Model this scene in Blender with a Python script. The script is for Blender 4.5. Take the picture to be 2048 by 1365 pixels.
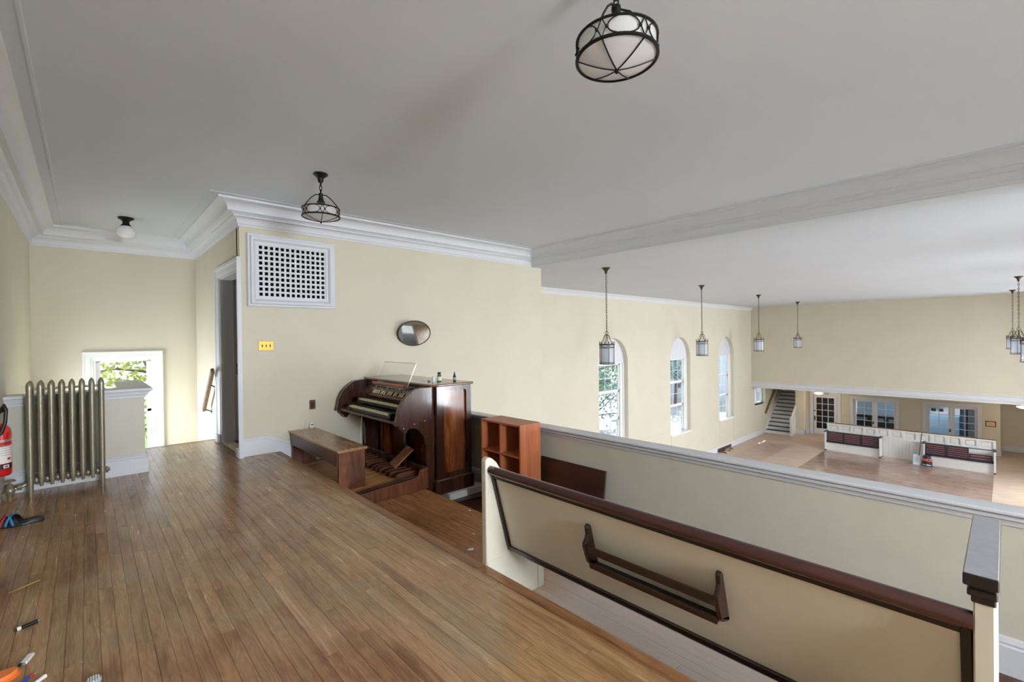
import bpy, bmesh, math, random
from mathutils import Vector, Matrix, Quaternion
for o in list(bpy.data.objects):
    bpy.data.objects.remove(o, do_unlink=True)
scene = bpy.context.scene
C = scene.collection
RNG = random.Random(11)
PI = math.pi

# ------------------------------------------------------------------ camera
YAW, PITCH, ROLL, FPX, EYE = 0.822449362, -0.00552980732, -0.0119042440, 917.2898, 1.4
def make_camera():
    f = Vector((-math.sin(YAW) * math.cos(PITCH), math.cos(YAW) * math.cos(PITCH), math.sin(PITCH)))
    r0 = Vector((math.cos(YAW), math.sin(YAW), 0)); u0 = r0.cross(f)
    r = math.cos(ROLL) * r0 + math.sin(ROLL) * u0
    u = -math.sin(ROLL) * r0 + math.cos(ROLL) * u0
    cd = bpy.data.cameras.new('camera'); cam = bpy.data.objects.new('camera', cd); C.objects.link(cam)
    cd.sensor_fit = 'HORIZONTAL'; cd.sensor_width = 36.0; cd.lens = FPX / 2048 * 36.0
    cd.clip_start = 0.05; cd.clip_end = 300
    m = Matrix((r, u, -f)).transposed().to_4x4(); m.translation = (0, 0, EYE)
    cam.matrix_world = m
    scene.camera = cam
make_camera()

# ------------------------------------------------------------------ world, sun, window light, added fill, exposure
vs = scene.view_settings
vs.view_transform = 'Standard'; vs.look = 'None'; vs.gamma = 1.0; vs.use_curve_mapping = False
vs.exposure = 0.62
scene.cycles.max_bounces = 6; scene.cycles.diffuse_bounces = 4; scene.cycles.glossy_bounces = 2; scene.cycles.transparent_max_bounces = 16
scene.cycles.use_light_tree = False; scene.cycles.caustics_reflective = False; scene.cycles.caustics_refractive = False
w = bpy.data.worlds.new('sky'); scene.world = w; w.use_nodes = True
bg = w.node_tree.nodes['Background']
bg.inputs['Color'].default_value = (0.80, 0.90, 1.0, 1); bg.inputs['Strength'].default_value = 1.35

def light(name, kind, loc, direction, energy, size=None, col=(1, 1, 1), portal=False, angle=None):
    ld = bpy.data.lights.new(name, kind); o = bpy.data.objects.new(name, ld); C.objects.link(o)
    ld.energy = energy; ld.color = col
    if kind == 'AREA':
        ld.shape = 'RECTANGLE'; ld.size, ld.size_y = size
        if portal: ld.cycles.is_portal = True
    if angle: ld.angle = angle
    o.location = loc
    o.rotation_euler = Vector(direction).to_track_quat('-Z', 'Y').to_euler()
    return o
light('sun', 'SUN', (-30, 60, 60), (.40, -.87, -1.0), 8.0, col=(1, .95, .86), angle=.01)
XR = 3.6                                            # right hand wall, outside the frame
NAVE_WIN_Y = (14.17, 19.24, 24.13)
RIGHT_WIN_Y = (9.1, 14.17, 19.24, 24.13)
for yy in RIGHT_WIN_Y:                              # daylight through the windows of the right hand wall, falling inwards and down
    light('daylight_right', 'AREA', (XR + 1.35, yy, .15), (-1, 0, -.28), 640 if yy < 10 else 760, (1.7, 3.6), (.88, .945, 1))
for yy, en in ((1.2, 520), (4.6, 170)):             # fill for balcony wall and floor, through made-up windows on the right
    light('fill_balcony', 'AREA', (XR + .95, yy, 1.75), (-1, 0, -.62), en, (1.2, 1.7), (.88, .945, 1))
light('fill_stair', 'AREA', (-8.3, -.80, -.25), (0, 1, 0), 72, (1.2, 1.1), (.88, .945, 1))   # unseen fill added for the alcove, outside a made-up opening
for yy in NAVE_WIN_Y:
    light('window_portal', 'AREA', (-10.12, yy, -1.2), (1, 0, 0), 1, (1.8, 3.4), portal=True)
light('window_portal', 'AREA', (-9.5, .43, .2), (1, 0, 0), 1, (.8, 2.1), portal=True)

# ------------------------------------------------------------------ mesh builder
ORG = {}
class MB:
    def __init__(s): s.v = []; s.f = []
    def add(s, vs_, fs_):
        b = len(s.v); s.v += [tuple(p) for p in vs_]; s.f += [tuple(b + i for i in f) for f in fs_]; return s
    def box(s, x0, x1, y0, y1, z0, z1):
        return s.add([(x, y, z) for z in (z0, z1) for y in (y0, y1) for x in (x0, x1)],
                     [(0, 2, 3, 1), (4, 5, 7, 6), (0, 1, 5, 4), (2, 6, 7, 3), (0, 4, 6, 2), (1, 3, 7, 5)])
    def obox(s, c, sz, m=None):
        m = m or Matrix.Identity(3); c = Vector(c)
        vs_ = [c + m @ Vector((x * sz[0] / 2, y * sz[1] / 2, z * sz[2] / 2)) for z in (-1, 1) for y in (-1, 1) for x in (-1, 1)]
        return s.add(vs_, [(0, 2, 3, 1), (4, 5, 7, 6), (0, 1, 5, 4), (2, 6, 7, 3), (0, 4, 6, 2), (1, 3, 7, 5)])
    def prism(s, poly, axis, a, b, m=None):
        n = len(poly)
        fn = {'x': lambda p, t: (t, p[0], p[1]), 'y': lambda p, t: (p[0], t, p[1]), 'z': lambda p, t: (p[0], p[1], t)}[axis]
        vs_ = [fn(p, a) for p in poly] + [fn(p, b) for p in poly]
        if m: vs_ = [m @ Vector(p) for p in vs_]
        return s.add(vs_, [tuple(range(n)), tuple(range(2 * n - 1, n - 1, -1))] + [(i, (i + 1) % n, n + (i + 1) % n, n + i) for i in range(n)])
    def tube(s, pts, r, n=8, closed=False, caps=True):
        P = [Vector(p) for p in pts]; k = len(P); rr = r if isinstance(r, (list, tuple)) else [r] * k
        T = []
        for i in range(k):
            a = P[(i - 1) % k] if (closed or i > 0) else P[i]
            b = P[(i + 1) % k] if (closed or i < k - 1) else P[i]
            T.append((b - a).normalized())
        up = Vector((0, 0, 1)) if abs(T[0].z) < .9 else Vector((1, 0, 0))
        nrm = (up - T[0] * up.dot(T[0])).normalized(); vs_ = []
        for i in range(k):
            if i: nrm = (nrm - T[i] * nrm.dot(T[i])).normalized()
            bn = T[i].cross(nrm)
            for j in range(n):
                a = 2 * PI * j / n
                vs_.append(P[i] + (nrm * math.cos(a) + bn * math.sin(a)) * rr[i])
        fs_ = []
        for i in range(k if closed else k - 1):
            i2 = (i + 1) % k
            for j in range(n):
                j2 = (j + 1) % n; fs_.append((i * n + j, i * n + j2, i2 * n + j2, i2 * n + j))
        if caps and not closed: fs_ += [tuple(range(n - 1, -1, -1)), tuple(range((k - 1) * n, k * n))]
        return s.add(vs_, fs_)
    def lathe(s, prof, n=24, c=(0, 0, 0), m=None):
        c = Vector(c); vs_ = []
        for r, z in prof:
            for j in range(n):
                a = 2 * PI * j / n; p = Vector((max(r, 1e-5) * math.cos(a), max(r, 1e-5) * math.sin(a), z))
                vs_.append(c + (m @ p if m else p))
        k = len(prof); fs_ = [(i * n + j, i * n + (j + 1) % n, (i + 1) * n + (j + 1) % n, (i + 1) * n + j) for i in range(k - 1) for j in range(n)]
        fs_ += [tuple(range(n - 1, -1, -1)), tuple(range((k - 1) * n, k * n))]
        return s.add(vs_, fs_)
    def sphere(s, c, r, n=16, m=10, sc=(1, 1, 1)):
        prof = [(math.sin(PI * i / m) * r, -math.cos(PI * i / m) * r) for i in range(m + 1)]
        b = len(s.v); s.lathe(prof, n)
        for i in range(b, len(s.v)):
            p = s.v[i]; s.v[i] = (c[0] + p[0] * sc[0], c[1] + p[1] * sc[1], c[2] + p[2] * sc[2])
        return s
    def sweep(s, path, prof, closed, fn):
        """path: 2-D points; prof: (offset to the left of the path, height); fn(u,v,h)->xyz; mitred corners"""
        P = [Vector(p) for p in path]; k = len(P); vs_ = []; n = len(prof)
        def nrm(a, b):
            d = (b - a).normalized(); return Vector((-d.y, d.x))
        for i in range(k):
            n1 = nrm(P[i - 1], P[i]) if (closed or i > 0) else None
            n2 = nrm(P[i], P[(i + 1) % k]) if (closed or i < k - 1) else None
            if n1 is None: n1 = n2
            if n2 is None: n2 = n1
            mm = (n1 + n2) / (1 + n1.dot(n2))
            for d, h in prof: vs_.append(fn(P[i].x + mm.x * d, P[i].y + mm.y * d, h))
        fs_ = []
        for i in range(k if closed else k - 1):
            i2 = (i + 1) % k
            for j in range(n):
                j2 = (j + 1) % n; fs_.append((i * n + j, i2 * n + j, i2 * n + j2, i * n + j2))
        if not closed: fs_ += [tuple(range(n)), tuple(range(k * n - 1, (k - 1) * n - 1, -1))]
        return s.add(vs_, fs_)
    def build(s, name, mat, parent=None, smooth=False, bevel=0, loc=None, seg=1, angle=40):
        org = ORG.get(parent.name if parent else None, Vector((0, 0, 0))) if parent else Vector(loc or (0, 0, 0))
        me = bpy.data.meshes.new(name)
        me.from_pydata([(Vector(p) - org)[:] for p in s.v], [], s.f)
        bm = bmesh.new(); bm.from_mesh(me)
        bmesh.ops.recalc_face_normals(bm, faces=bm.faces); bm.to_mesh(me); bm.free()
        if smooth:
            me.polygons.foreach_set('use_smooth', [True] * len(me.polygons)); me.set_sharp_from_angle(angle=math.radians(angle))
        me.materials.append(M[mat] if isinstance(mat, str) else mat)
        o = bpy.data.objects.new(name, me); C.objects.link(o)
        if parent: o.parent = parent
        else: o.location = org
        ORG[o.name] = org
        if bevel:
            b = o.modifiers.new('bevel', 'BEVEL'); b.width = bevel; b.segments = seg; b.limit_method = 'ANGLE'; b.harden_normals = False
        return o

def tag(o, label=None, cat=None, group=None, kind=None):
    for k, v in (('label', label), ('category', cat), ('group', group), ('kind', kind)):
        if v: o[k] = v
    return o
def thing(name, label, cat, loc, group=None):
    o = bpy.data.objects.new(name, None); C.objects.link(o); o.location = loc; o.empty_display_size = .1
    ORG[o.name] = Vector(loc)
    return tag(o, label, cat, group)
def copy_tree(o, loc=None, parent=None, label=None, group=None):
    c = o.copy(); C.objects.link(c); c.parent = parent
    if loc is not None: c.location = loc
    if label: c['label'] = label
    if group: c['group'] = group
    for ch in list(o.children): copy_tree(ch, None, c)
    return c
def struct(o, label=None): return tag(o, label, kind='structure')
def share(o, name, parent, loc, scale=None, rot=None):
    c = bpy.data.objects.new(name, o.data); C.objects.link(c); c.parent = parent; c.location = loc
    if scale: c.scale = scale
    if rot: c.rotation_euler = rot
    return c

# ------------------------------------------------------------------ materials
M = {}
def lin(c):
    return tuple(((x / 255) / 12.92 if x / 255 <= .04045 else ((x / 255 + .055) / 1.055) ** 2.4) for x in c) + (1,)
def base(name):
    m = bpy.data.materials.new(name); m.use_nodes = True; M[name] = m
    nt = m.node_tree; return m, nt, nt.nodes['Principled BSDF']
def N(nt, t, **kw):
    n = nt.nodes.new(t)
    for k, v in kw.items():
        if hasattr(n, k): setattr(n, k, v)
        else: n.inputs[k.replace('_', ' ')].default_value = v
    return n
def mat(name, col, rough=.5, metal=0, spec=.5, var=0, vscale=3, bump=0, bscale=40, coat=0, emit=None, estr=0, alpha=None):
    m, nt, p = base(name); L = nt.links.new
    p.inputs['Base Color'].default_value = lin(col); p.inputs['Roughness'].default_value = rough
    p.inputs['Metallic'].default_value = metal; p.inputs['Specular IOR Level'].default_value = spec
    if coat: p.inputs['Coat Weight'].default_value = coat; p.inputs['Coat Roughness'].default_value = .15
    if var or bump: g = N(nt, 'ShaderNodeNewGeometry')
    if var:
        n = N(nt, 'ShaderNodeTexNoise', Scale=vscale, Detail=4, Roughness=.6); L(g.outputs['Position'], n.inputs['Vector'])
        r = N(nt, 'ShaderNodeValToRGB'); L(n.outputs['Fac'], r.inputs['Fac'])
        c = lin(col)
        r.color_ramp.elements[0].position = .3; r.color_ramp.elements[1].position = .7
        r.color_ramp.elements[0].color = tuple(x * (1 - var) for x in c[:3]) + (1,)
        r.color_ramp.elements[1].color = tuple(min(1, x * (1 + var)) for x in c[:3]) + (1,)
        L(r.outputs['Color'], p.inputs['Base Color'])
    if bump:
        n2 = N(nt, 'ShaderNodeTexNoise', Scale=bscale, Detail=5); L(g.outputs['Position'], n2.inputs['Vector'])
        b = N(nt, 'ShaderNodeBump', Strength=bump, Distance=.01); L(n2.outputs['Fac'], b.inputs['Height']); L(b.outputs['Normal'], p.inputs['Normal'])
    if emit: p.inputs['Emission Color'].default_value = lin(emit); p.inputs['Emission Strength'].default_value = estr
    return m
def wood(name, cols, grain=(2, 40, 40), rough=.35, rnd=.0, stain=None, stain_scale=1.2, coat=0, space='pos', spec=.5, stain_lo=.52, stain_hi=.72, stain2=None, fine=0, pale_x=None):
    """cols: dark, mid, light of the grain; rnd: per-piece variation; stain: colour of worn or dirty patches"""
    m, nt, p = base(name); L = nt.links.new
    if space == 'pos': src = N(nt, 'ShaderNodeNewGeometry').outputs['Position']
    else: src = N(nt, 'ShaderNodeTexCoord').outputs['Object']
    mp = N(nt, 'ShaderNodeMapping'); mp.inputs['Scale'].default_value = grain; L(src, mp.inputs['Vector'])
    n = N(nt, 'ShaderNodeTexNoise', noise_dimensions='4D', Scale=1.0, Detail=7, Roughness=.62, Distortion=.6); L(mp.outputs['Vector'], n.inputs['Vector'])
    oi = N(nt, 'ShaderNodeObjectInfo')
    if rnd:
        mu = N(nt, 'ShaderNodeMath', operation='MULTIPLY'); mu.inputs[1].default_value = 90; L(oi.outputs['Random'], mu.inputs[0]); L(mu.outputs[0], n.inputs['W'])
    r = N(nt, 'ShaderNodeValToRGB'); L(n.outputs['Fac'], r.inputs['Fac']); e = r.color_ramp.elements
    e[0].position = .3; e[0].color = lin(cols[0]); e[1].position = .72; e[1].color = lin(cols[2])
    k = e.new(.5); k.color = lin(cols[1])
    out = r.outputs['Color']
    if rnd:
        mr = N(nt, 'ShaderNodeMapRange'); mr.inputs['To Min'].default_value = 1 - rnd; mr.inputs['To Max'].default_value = 1 + rnd; L(oi.outputs['Random'], mr.inputs['Value'])
        hs = N(nt, 'ShaderNodeHueSaturation'); L(mr.outputs[0], hs.inputs['Value']); L(out, hs.inputs['Color']); out = hs.outputs['Color']
    if stain:
        n3 = N(nt, 'ShaderNodeTexNoise', Scale=stain_scale, Detail=6, Roughness=.62); L(src, n3.inputs['Vector'])
        mr2 = N(nt, 'ShaderNodeMapRange'); mr2.inputs['From Min'].default_value = stain_lo; mr2.inputs['From Max'].default_value = stain_hi; mr2.inputs['To Max'].default_value = .8; L(n3.outputs['Fac'], mr2.inputs['Value'])
        mx = N(nt, 'ShaderNodeMix', data_type='RGBA'); L(mr2.outputs[0], mx.inputs['Factor']); L(out, mx.inputs['A']); mx.inputs['B'].default_value = lin(stain); out = mx.outputs['Result']
    if stain2:
        n4 = N(nt, 'ShaderNodeTexNoise', Scale=stain_scale * .8, Detail=6, Roughness=.6); mo = N(nt, 'ShaderNodeMapping'); mo.inputs['Location'].default_value = (7.3, 2.1, 4); L(src, mo.inputs['Vector']); L(mo.outputs[0], n4.inputs['Vector'])
        mr3 = N(nt, 'ShaderNodeMapRange'); mr3.inputs['From Min'].default_value = .50; mr3.inputs['From Max'].default_value = .70; mr3.inputs['To Max'].default_value = .75; L(n4.outputs['Fac'], mr3.inputs['Value'])
        mx3 = N(nt, 'ShaderNodeMix', data_type='RGBA', blend_type='MULTIPLY'); L(mr3.outputs[0], mx3.inputs['Factor']); L(out, mx3.inputs['A']); mx3.inputs['B'].default_value = lin(stain2); out = mx3.outputs['Result']
    if fine:
        mpf = N(nt, 'ShaderNodeMapping'); mpf.inputs['Scale'].default_value = (4, 170, 170); L(src, mpf.inputs['Vector'])
        nf = N(nt, 'ShaderNodeTexNoise', noise_dimensions='4D', Scale=1.0, Detail=3, Roughness=.6); L(mpf.outputs[0], nf.inputs['Vector'])
        if rnd: L(mu.outputs[0], nf.inputs['W'])
        # flat sawn oak figure: contour bands, shifted from board to board
        cb = N(nt, 'ShaderNodeCombineXYZ'); L(mu.outputs[0], cb.inputs['X']); L(mu.outputs[0], cb.inputs['Y'])
        va = N(nt, 'ShaderNodeVectorMath', operation='ADD'); L(src, va.inputs[0]); L(cb.outputs[0], va.inputs[1])
        mw = N(nt, 'ShaderNodeMapping'); mw.inputs['Scale'].default_value = (1.0, 9, 1); L(va.outputs[0], mw.inputs['Vector'])
        nw_ = N(nt, 'ShaderNodeTexNoise', Scale=1.3, Detail=2, Roughness=.45); L(mw.outputs[0], nw_.inputs['Vector'])
        mm = N(nt, 'ShaderNodeMath', operation='MULTIPLY'); mm.inputs[1].default_value = 95; L(nw_.outputs['Fac'], mm.inputs[0])
        sn = N(nt, 'ShaderNodeMath', operation='SINE'); L(mm.outputs[0], sn.inputs[0])
        m1 = N(nt, 'ShaderNodeMapRange'); m1.inputs['From Min'].default_value = -1; m1.inputs['From Max'].default_value = 1; m1.inputs['To Min'].default_value = 1 - .13 * fine; m1.inputs['To Max'].default_value = 1 + .05 * fine; L(sn.outputs[0], m1.inputs['Value'])
        mf = N(nt, 'ShaderNodeMapRange'); mf.inputs['From Min'].default_value = .3; mf.inputs['From Max'].default_value = .65; mf.inputs['To Min'].default_value = .86; mf.inputs['To Max'].default_value = 1.08; L(nf.outputs['Fac'], mf.inputs['Value'])
        mz_ = N(nt, 'ShaderNodeMath', operation='MULTIPLY'); L(m1.outputs[0], mz_.inputs[0]); L(mf.outputs[0], mz_.inputs[1])
        hf = N(nt, 'ShaderNodeHueSaturation'); L(mz_.outputs[0], hf.inputs['Value']); L(out, hf.inputs['Color']); out = hf.outputs['Color']
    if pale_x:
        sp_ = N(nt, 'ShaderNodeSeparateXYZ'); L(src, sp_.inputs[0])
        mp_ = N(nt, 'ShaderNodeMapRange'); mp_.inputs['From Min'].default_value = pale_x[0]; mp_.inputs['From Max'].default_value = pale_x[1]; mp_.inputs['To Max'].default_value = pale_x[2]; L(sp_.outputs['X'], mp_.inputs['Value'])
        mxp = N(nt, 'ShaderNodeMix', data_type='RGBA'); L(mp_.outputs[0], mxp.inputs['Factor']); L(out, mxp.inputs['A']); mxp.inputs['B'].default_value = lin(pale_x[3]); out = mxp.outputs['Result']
    L(out, p.inputs['Base Color'])
    rr = N(nt, 'ShaderNodeMapRange'); rr.inputs['To Min'].default_value = max(.05, rough - .12); rr.inputs['To Max'].default_value = rough + .15; L(n.outputs['Fac'], rr.inputs['Value']); L(rr.outputs[0], p.inputs['Roughness'])
    p.inputs['Specular IOR Level'].default_value = spec
    if coat: p.inputs['Coat Weight'].default_value = coat; p.inputs['Coat Roughness'].default_value = .12
    b = N(nt, 'ShaderNodeBump', Strength=.12, Distance=.004); L(n.outputs['Fac'], b.inputs['Height']); L(b.outputs['Normal'], p.inputs['Normal'])
    return m
def glass(name, tint=(1, 1, 1), refl=.10, rough=0.0):
    m, nt, p = base(name); L = nt.links.new; nt.nodes.remove(p); out = nt.nodes['Material Output']
    t = N(nt, 'ShaderNodeBsdfTransparent'); t.inputs['Color'].default_value = tuple(tint) + (1,)
    g = N(nt, 'ShaderNodeBsdfGlossy', Roughness=rough); fr = N(nt, 'ShaderNodeFresnel', IOR=1.45)
    ge = N(nt, 'ShaderNodeNewGeometry'); iv = N(nt, 'ShaderNodeMath', operation='SUBTRACT'); iv.inputs[0].default_value = 1; L(ge.outputs['Backfacing'], iv.inputs[1])
    fm = N(nt, 'ShaderNodeMath', operation='MULTIPLY'); L(fr.outputs[0], fm.inputs[0]); L(iv.outputs[0], fm.inputs[1])
    mx = N(nt, 'ShaderNodeMixShader'); L(fm.outputs[0], mx.inputs[0]); L(t.outputs[0], mx.inputs[1]); L(g.outputs[0], mx.inputs[2]); L(mx.outputs[0], out.inputs['Surface'])
    return m
def frosted(name, col, trans=.5):
    m, nt, p = base(name); L = nt.links.new; out = nt.nodes['Material Output']
    p.inputs['Base Color'].default_value = lin(col); p.inputs['Roughness'].default_value = .25
    t = N(nt, 'ShaderNodeBsdfTranslucent'); t.inputs['Color'].default_value = lin(col)
    mx = N(nt, 'ShaderNodeMixShader'); mx.inputs[0].default_value = trans; L(p.outputs[0], mx.inputs[1]); L(t.outputs[0], mx.inputs[2]); L(mx.outputs[0], out.inputs['Surface'])
    return m

mat('cream', (210, 203, 184), .62, var=.025, vscale=1.3, bump=.05, bscale=60)
mat('ceiling', (206, 211, 219), .7, var=.02, vscale=.8, bump=.04, bscale=30)
mat('trim', (215, 217, 222), .42, var=.012, vscale=4)
mat('white_paint', (226, 226, 225), .38)
mat('pew_cream', (204, 199, 184), .45, var=.03, vscale=5, bump=.04, bscale=50)
wood('plank', ((132, 95, 63), (170, 131, 92), (190, 155, 116)), grain=(1.4, 16, 16), rough=.22, rnd=.11, stain=(152, 136, 112), stain_scale=1.3, spec=.5, stain2=(200, 166, 142), fine=1)
wood('plank_mid', ((112, 70, 44), (176, 124, 80), (206, 156, 108)), grain=(2.4, 40, 40), rough=.30, rnd=.14, stain=(76, 52, 40), stain_scale=1.7, fine=1.4, pale_x=(-2.5, -1.9, .85, (228, 216, 208)))  # pale end beside the pew: bright light there put into the board colour
wood('nosing', ((88, 54, 32), (136, 92, 58), (164, 120, 82)), grain=(2.5, 40, 40), rough=.33, rnd=.1, stain=(84, 64, 50), stain_scale=1.6)
mat('gap', (38, 26, 18), .8)
wood('lower_floor', ((48, 26, 16), (88, 52, 32), (120, 78, 50)), grain=(2.4, 30, 30), rough=.3)
wood('organ_case', ((48, 25, 17), (60, 32, 22), (72, 40, 27)), grain=(10, 10, 1.2), rough=.26, coat=.5, space='obj')
wood('organ_panel', ((52, 22, 10), (112, 56, 24), (148, 84, 42)), grain=(16, 14, 2.2), rough=.24, coat=.6, space='obj')
wood('organ_red', ((60, 22, 12), (92, 36, 20), (112, 50, 28)), grain=(6, 6, 6), rough=.4, space='obj')
wood('organ_top', ((112, 78, 54), (132, 96, 70), (146, 112, 84)), grain=(1.6, 16, 16), rough=.22, coat=.5, space='obj')
wood('bench_top', ((138, 100, 62), (158, 120, 80), (170, 134, 94)), grain=(1.2, 14, 14), rough=.26, coat=.3, stain=(96, 54, 32), stain_scale=2.6, space='obj', stain_lo=.58)
wood('bench_side', ((66, 34, 20), (110, 62, 38), (140, 84, 54)), grain=(14, 14, 2.2), rough=.32, stain=(56, 36, 28), stain_scale=4.5, space='obj')
wood('bench_apron', ((62, 38, 26), (98, 66, 48), (126, 92, 70)), grain=(2.5, 20, 20), rough=.3, space='obj')
wood('pedal_wood', ((150, 94, 52), (190, 130, 78), (212, 158, 102)), grain=(30, 2, 30), rough=.36, rnd=.14)
wood('pedal_dark', ((62, 34, 22), (92, 52, 34), (120, 72, 50)), grain=(30, 2, 30), rough=.36, rnd=.12)
wood('shoe_wood', ((112, 64, 40), (150, 96, 62), (176, 122, 84)), grain=(20, 3, 3), rough=.42, space='obj')
wood('ledge_wood', ((150, 84, 38), (186, 112, 56), (206, 136, 76)), grain=(2, 20, 20), rough=.4, space='obj')
wood('shelf_laminate', ((158, 88, 56), (178, 104, 66), (194, 122, 82)), grain=(9, 9, 1.1), rough=.42, space='obj')
wood('dark_board', ((40, 22, 16), (58, 32, 22), (76, 44, 30)), grain=(1.6, 8, 8), rough=.4, space='obj')
wood('mahogany', ((48, 22, 22), (64, 30, 28), (78, 38, 35)), grain=(2, 30, 30), rough=.2, coat=.6, space='obj')
wood('rack_wood', ((22, 8, 7), (32, 12, 10), (42, 17, 14)), grain=(2, 30, 30), rough=.22, coat=.4, space='obj')
mat('black_trim', (26, 18, 16), .35); mat('worn_cap', (150, 150, 156), .3, var=.10, vscale=25)
mat('radiator_paint', (152, 145, 124), .33, metal=.45, var=.10, vscale=14)
mat('brass', (176, 140, 66), .34, metal=.8, var=.06, vscale=30)
mat('black_iron', (28, 28, 28), .45, metal=.5)
mat('bronze', (74, 64, 48), .45, metal=.6)
frosted('opal', (236, 236, 236), .45); frosted('lantern_glass', (224, 230, 240), .6)
mat('opal_globe', (240, 240, 238), .18)
glass('pane', (.93, .96, 1.0)); glass('acrylic', (.94, .95, .94))
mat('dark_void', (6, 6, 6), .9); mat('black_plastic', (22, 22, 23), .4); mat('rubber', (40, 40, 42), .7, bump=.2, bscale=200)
mat('ivory', (222, 206, 166), .3); mat('ebony', (14, 13, 13), .3); mat('tablet', (232, 206, 150), .35)
mat('white_plastic', (232, 232, 230), .4); mat('paper', (236, 234, 228), .8)
mat('red_paint', (196, 22, 26), .22, coat=.5); mat('silver', (190, 190, 192), .3, metal=.8)
mat('label_white', (226, 224, 220), .5); mat('label_red', (200, 40, 40), .5); mat('label_blue', (40, 70, 140), .5)
mat('oak_board', (150, 112, 62), .5, var=.1, vscale=20)
mat('rust_plate', (104, 52, 42), .5, metal=.2, var=.15, vscale=60)
mat('green_bottle', (84, 120, 48), .2); mat('teal', (40, 110, 120), .4); mat('orange_plastic', (240, 130, 60), .35)
mat('blue_plastic', (40, 76, 170), .3); mat('grey_blue', (150, 165, 175), .6)
mat('straw', (168, 150, 70), .7)
mat('strap_blue', (40, 130, 190), .6); mat('strap_red', (190, 40, 40), .6)
wood('handrail_wood', ((92, 66, 46), (126, 96, 72), (150, 120, 94)), grain=(3, 30, 30), rough=.3, space='obj')
mat('mirror', (200, 200, 200), .02, metal=1)
mat('slat_red', (156, 100, 108), .4, var=.12, vscale=8); mat('slat_frame', (40, 42, 54), .4)
mat('blue_room', (150, 178, 196), .6); mat('blue_dark', (80, 108, 128), .5); mat('peach', (222, 184, 150), .6)
mat('grey_panel', (150, 160, 168), .5)
mat('warm_glow', (255, 230, 190), .4, emit=(255, 214, 150), estr=3.0)
mat('grass', (104, 130, 66), .9, var=.2, vscale=.8); mat('paving', (168, 168, 166), .9, var=.08, vscale=.5); mat('siding', (196, 206, 214), .6)
mat('bark', (112, 100, 84), .9); mat('leaf_yellow', (178, 184, 96), .6); mat('leaf_green', (128, 158, 112), .6); mat('leaf_blue', (150, 176, 172), .6)
mat('bag_dark', (44, 48, 66), .3); mat('bag_orange', (226, 110, 66), .4)
mat('dusty_blue', (196, 206, 214), .5)
mat('brown_door', (96, 44, 22), .5)
mat('lath', (84, 58, 44), .8, var=.3, vscale=12)

def nave_floor_mat():
    m, nt, p = base('nave_floor'); L = nt.links.new
    pos = N(nt, 'ShaderNodeNewGeometry').outputs['Position']
    sx = N(nt, 'ShaderNodeSeparateXYZ'); L(pos, sx.inputs[0])
    mp = N(nt, 'ShaderNodeMapping'); mp.inputs['Scale'].default_value = (2.2, 9, 1); L(pos, mp.inputs['Vector'])
    n = N(nt, 'ShaderNodeTexNoise', Scale=1.0, Detail=7, Roughness=.65); L(mp.outputs[0], n.inputs['Vector'])
    def ramp(a, b):
        r = N(nt, 'ShaderNodeValToRGB'); L(n.outputs['Fac'], r.inputs['Fac']); r.color_ramp.elements[0].position = .35; r.color_ramp.elements[1].position = .68
        r.color_ramp.elements[0].color = lin(a); r.color_ramp.elements[1].color = lin(b); return r.outputs['Color']
    pale = ramp((182, 156, 136), (208, 188, 172)); dark = ramp((124, 98, 86), (172, 146, 132))
    # where the pews once stood the boards stayed darker; the aisles wore pale
    def band(sock, a, b):
        x = N(nt, 'ShaderNodeMath', operation='GREATER_THAN'); x.inputs[1].default_value = a; L(sock, x.inputs[0])
        y = N(nt, 'ShaderNodeMath', operation='LESS_THAN'); y.inputs[1].default_value = b; L(sock, y.inputs[0])
        z = N(nt, 'ShaderNodeMath', operation='MULTIPLY'); L(x.outputs[0], z.inputs[0]); L(y.outputs[0], z.inputs[1]); return z.outputs[0]
    yb = band(sx.outputs['Y'], 6.0, 27.0)
    a = band(sx.outputs['X'], -6.2, -.35); b = band(sx.outputs['X'], -9.0, -7.7)
    h = N(nt, 'ShaderNodeMath', operation='MULTIPLY'); h.inputs[1].default_value = .45; L(b, h.inputs[0])
    ad = N(nt, 'ShaderNodeMath', operation='ADD'); L(a, ad.inputs[0]); L(h.outputs[0], ad.inputs[1])
    mu = N(nt, 'ShaderNodeMath', operation='MULTIPLY'); L(ad.outputs[0], mu.inputs[0]); L(yb, mu.inputs[1])
    mx = N(nt, 'ShaderNodeMix', data_type='RGBA'); L(mu.outputs[0], mx.inputs['Factor']); L(pale, mx.inputs['A']); L(dark, mx.inputs['B'])
    L(mx.outputs['Result'], p.inputs['Base Color'])
    rr = N(nt, 'ShaderNodeMapRange'); rr.inputs['To Min'].default_value = .45; rr.inputs['To Max'].default_value = .16; L(mu.outputs[0], rr.inputs['Value']); L(rr.outputs[0], p.inputs['Roughness'])
nave_floor_mat()

# ------------------------------------------------------------------ the building
XA, YB, XC, YD, ZC = -6.30, 1.37, -9.33, -.57, 3.075
YS, YM, YP, ZM, ZL = 1.785, 2.80, 3.744, -.30, -.50
BEAM0, BEAM1, BEAMZ = 6.36, 6.68, 2.79
XN, YF, YW, ZF, ZN = -9.79, 27.49, 31.3, -4.39, 2.97
ZU = -1.52                                           # ceiling under the far gallery

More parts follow.
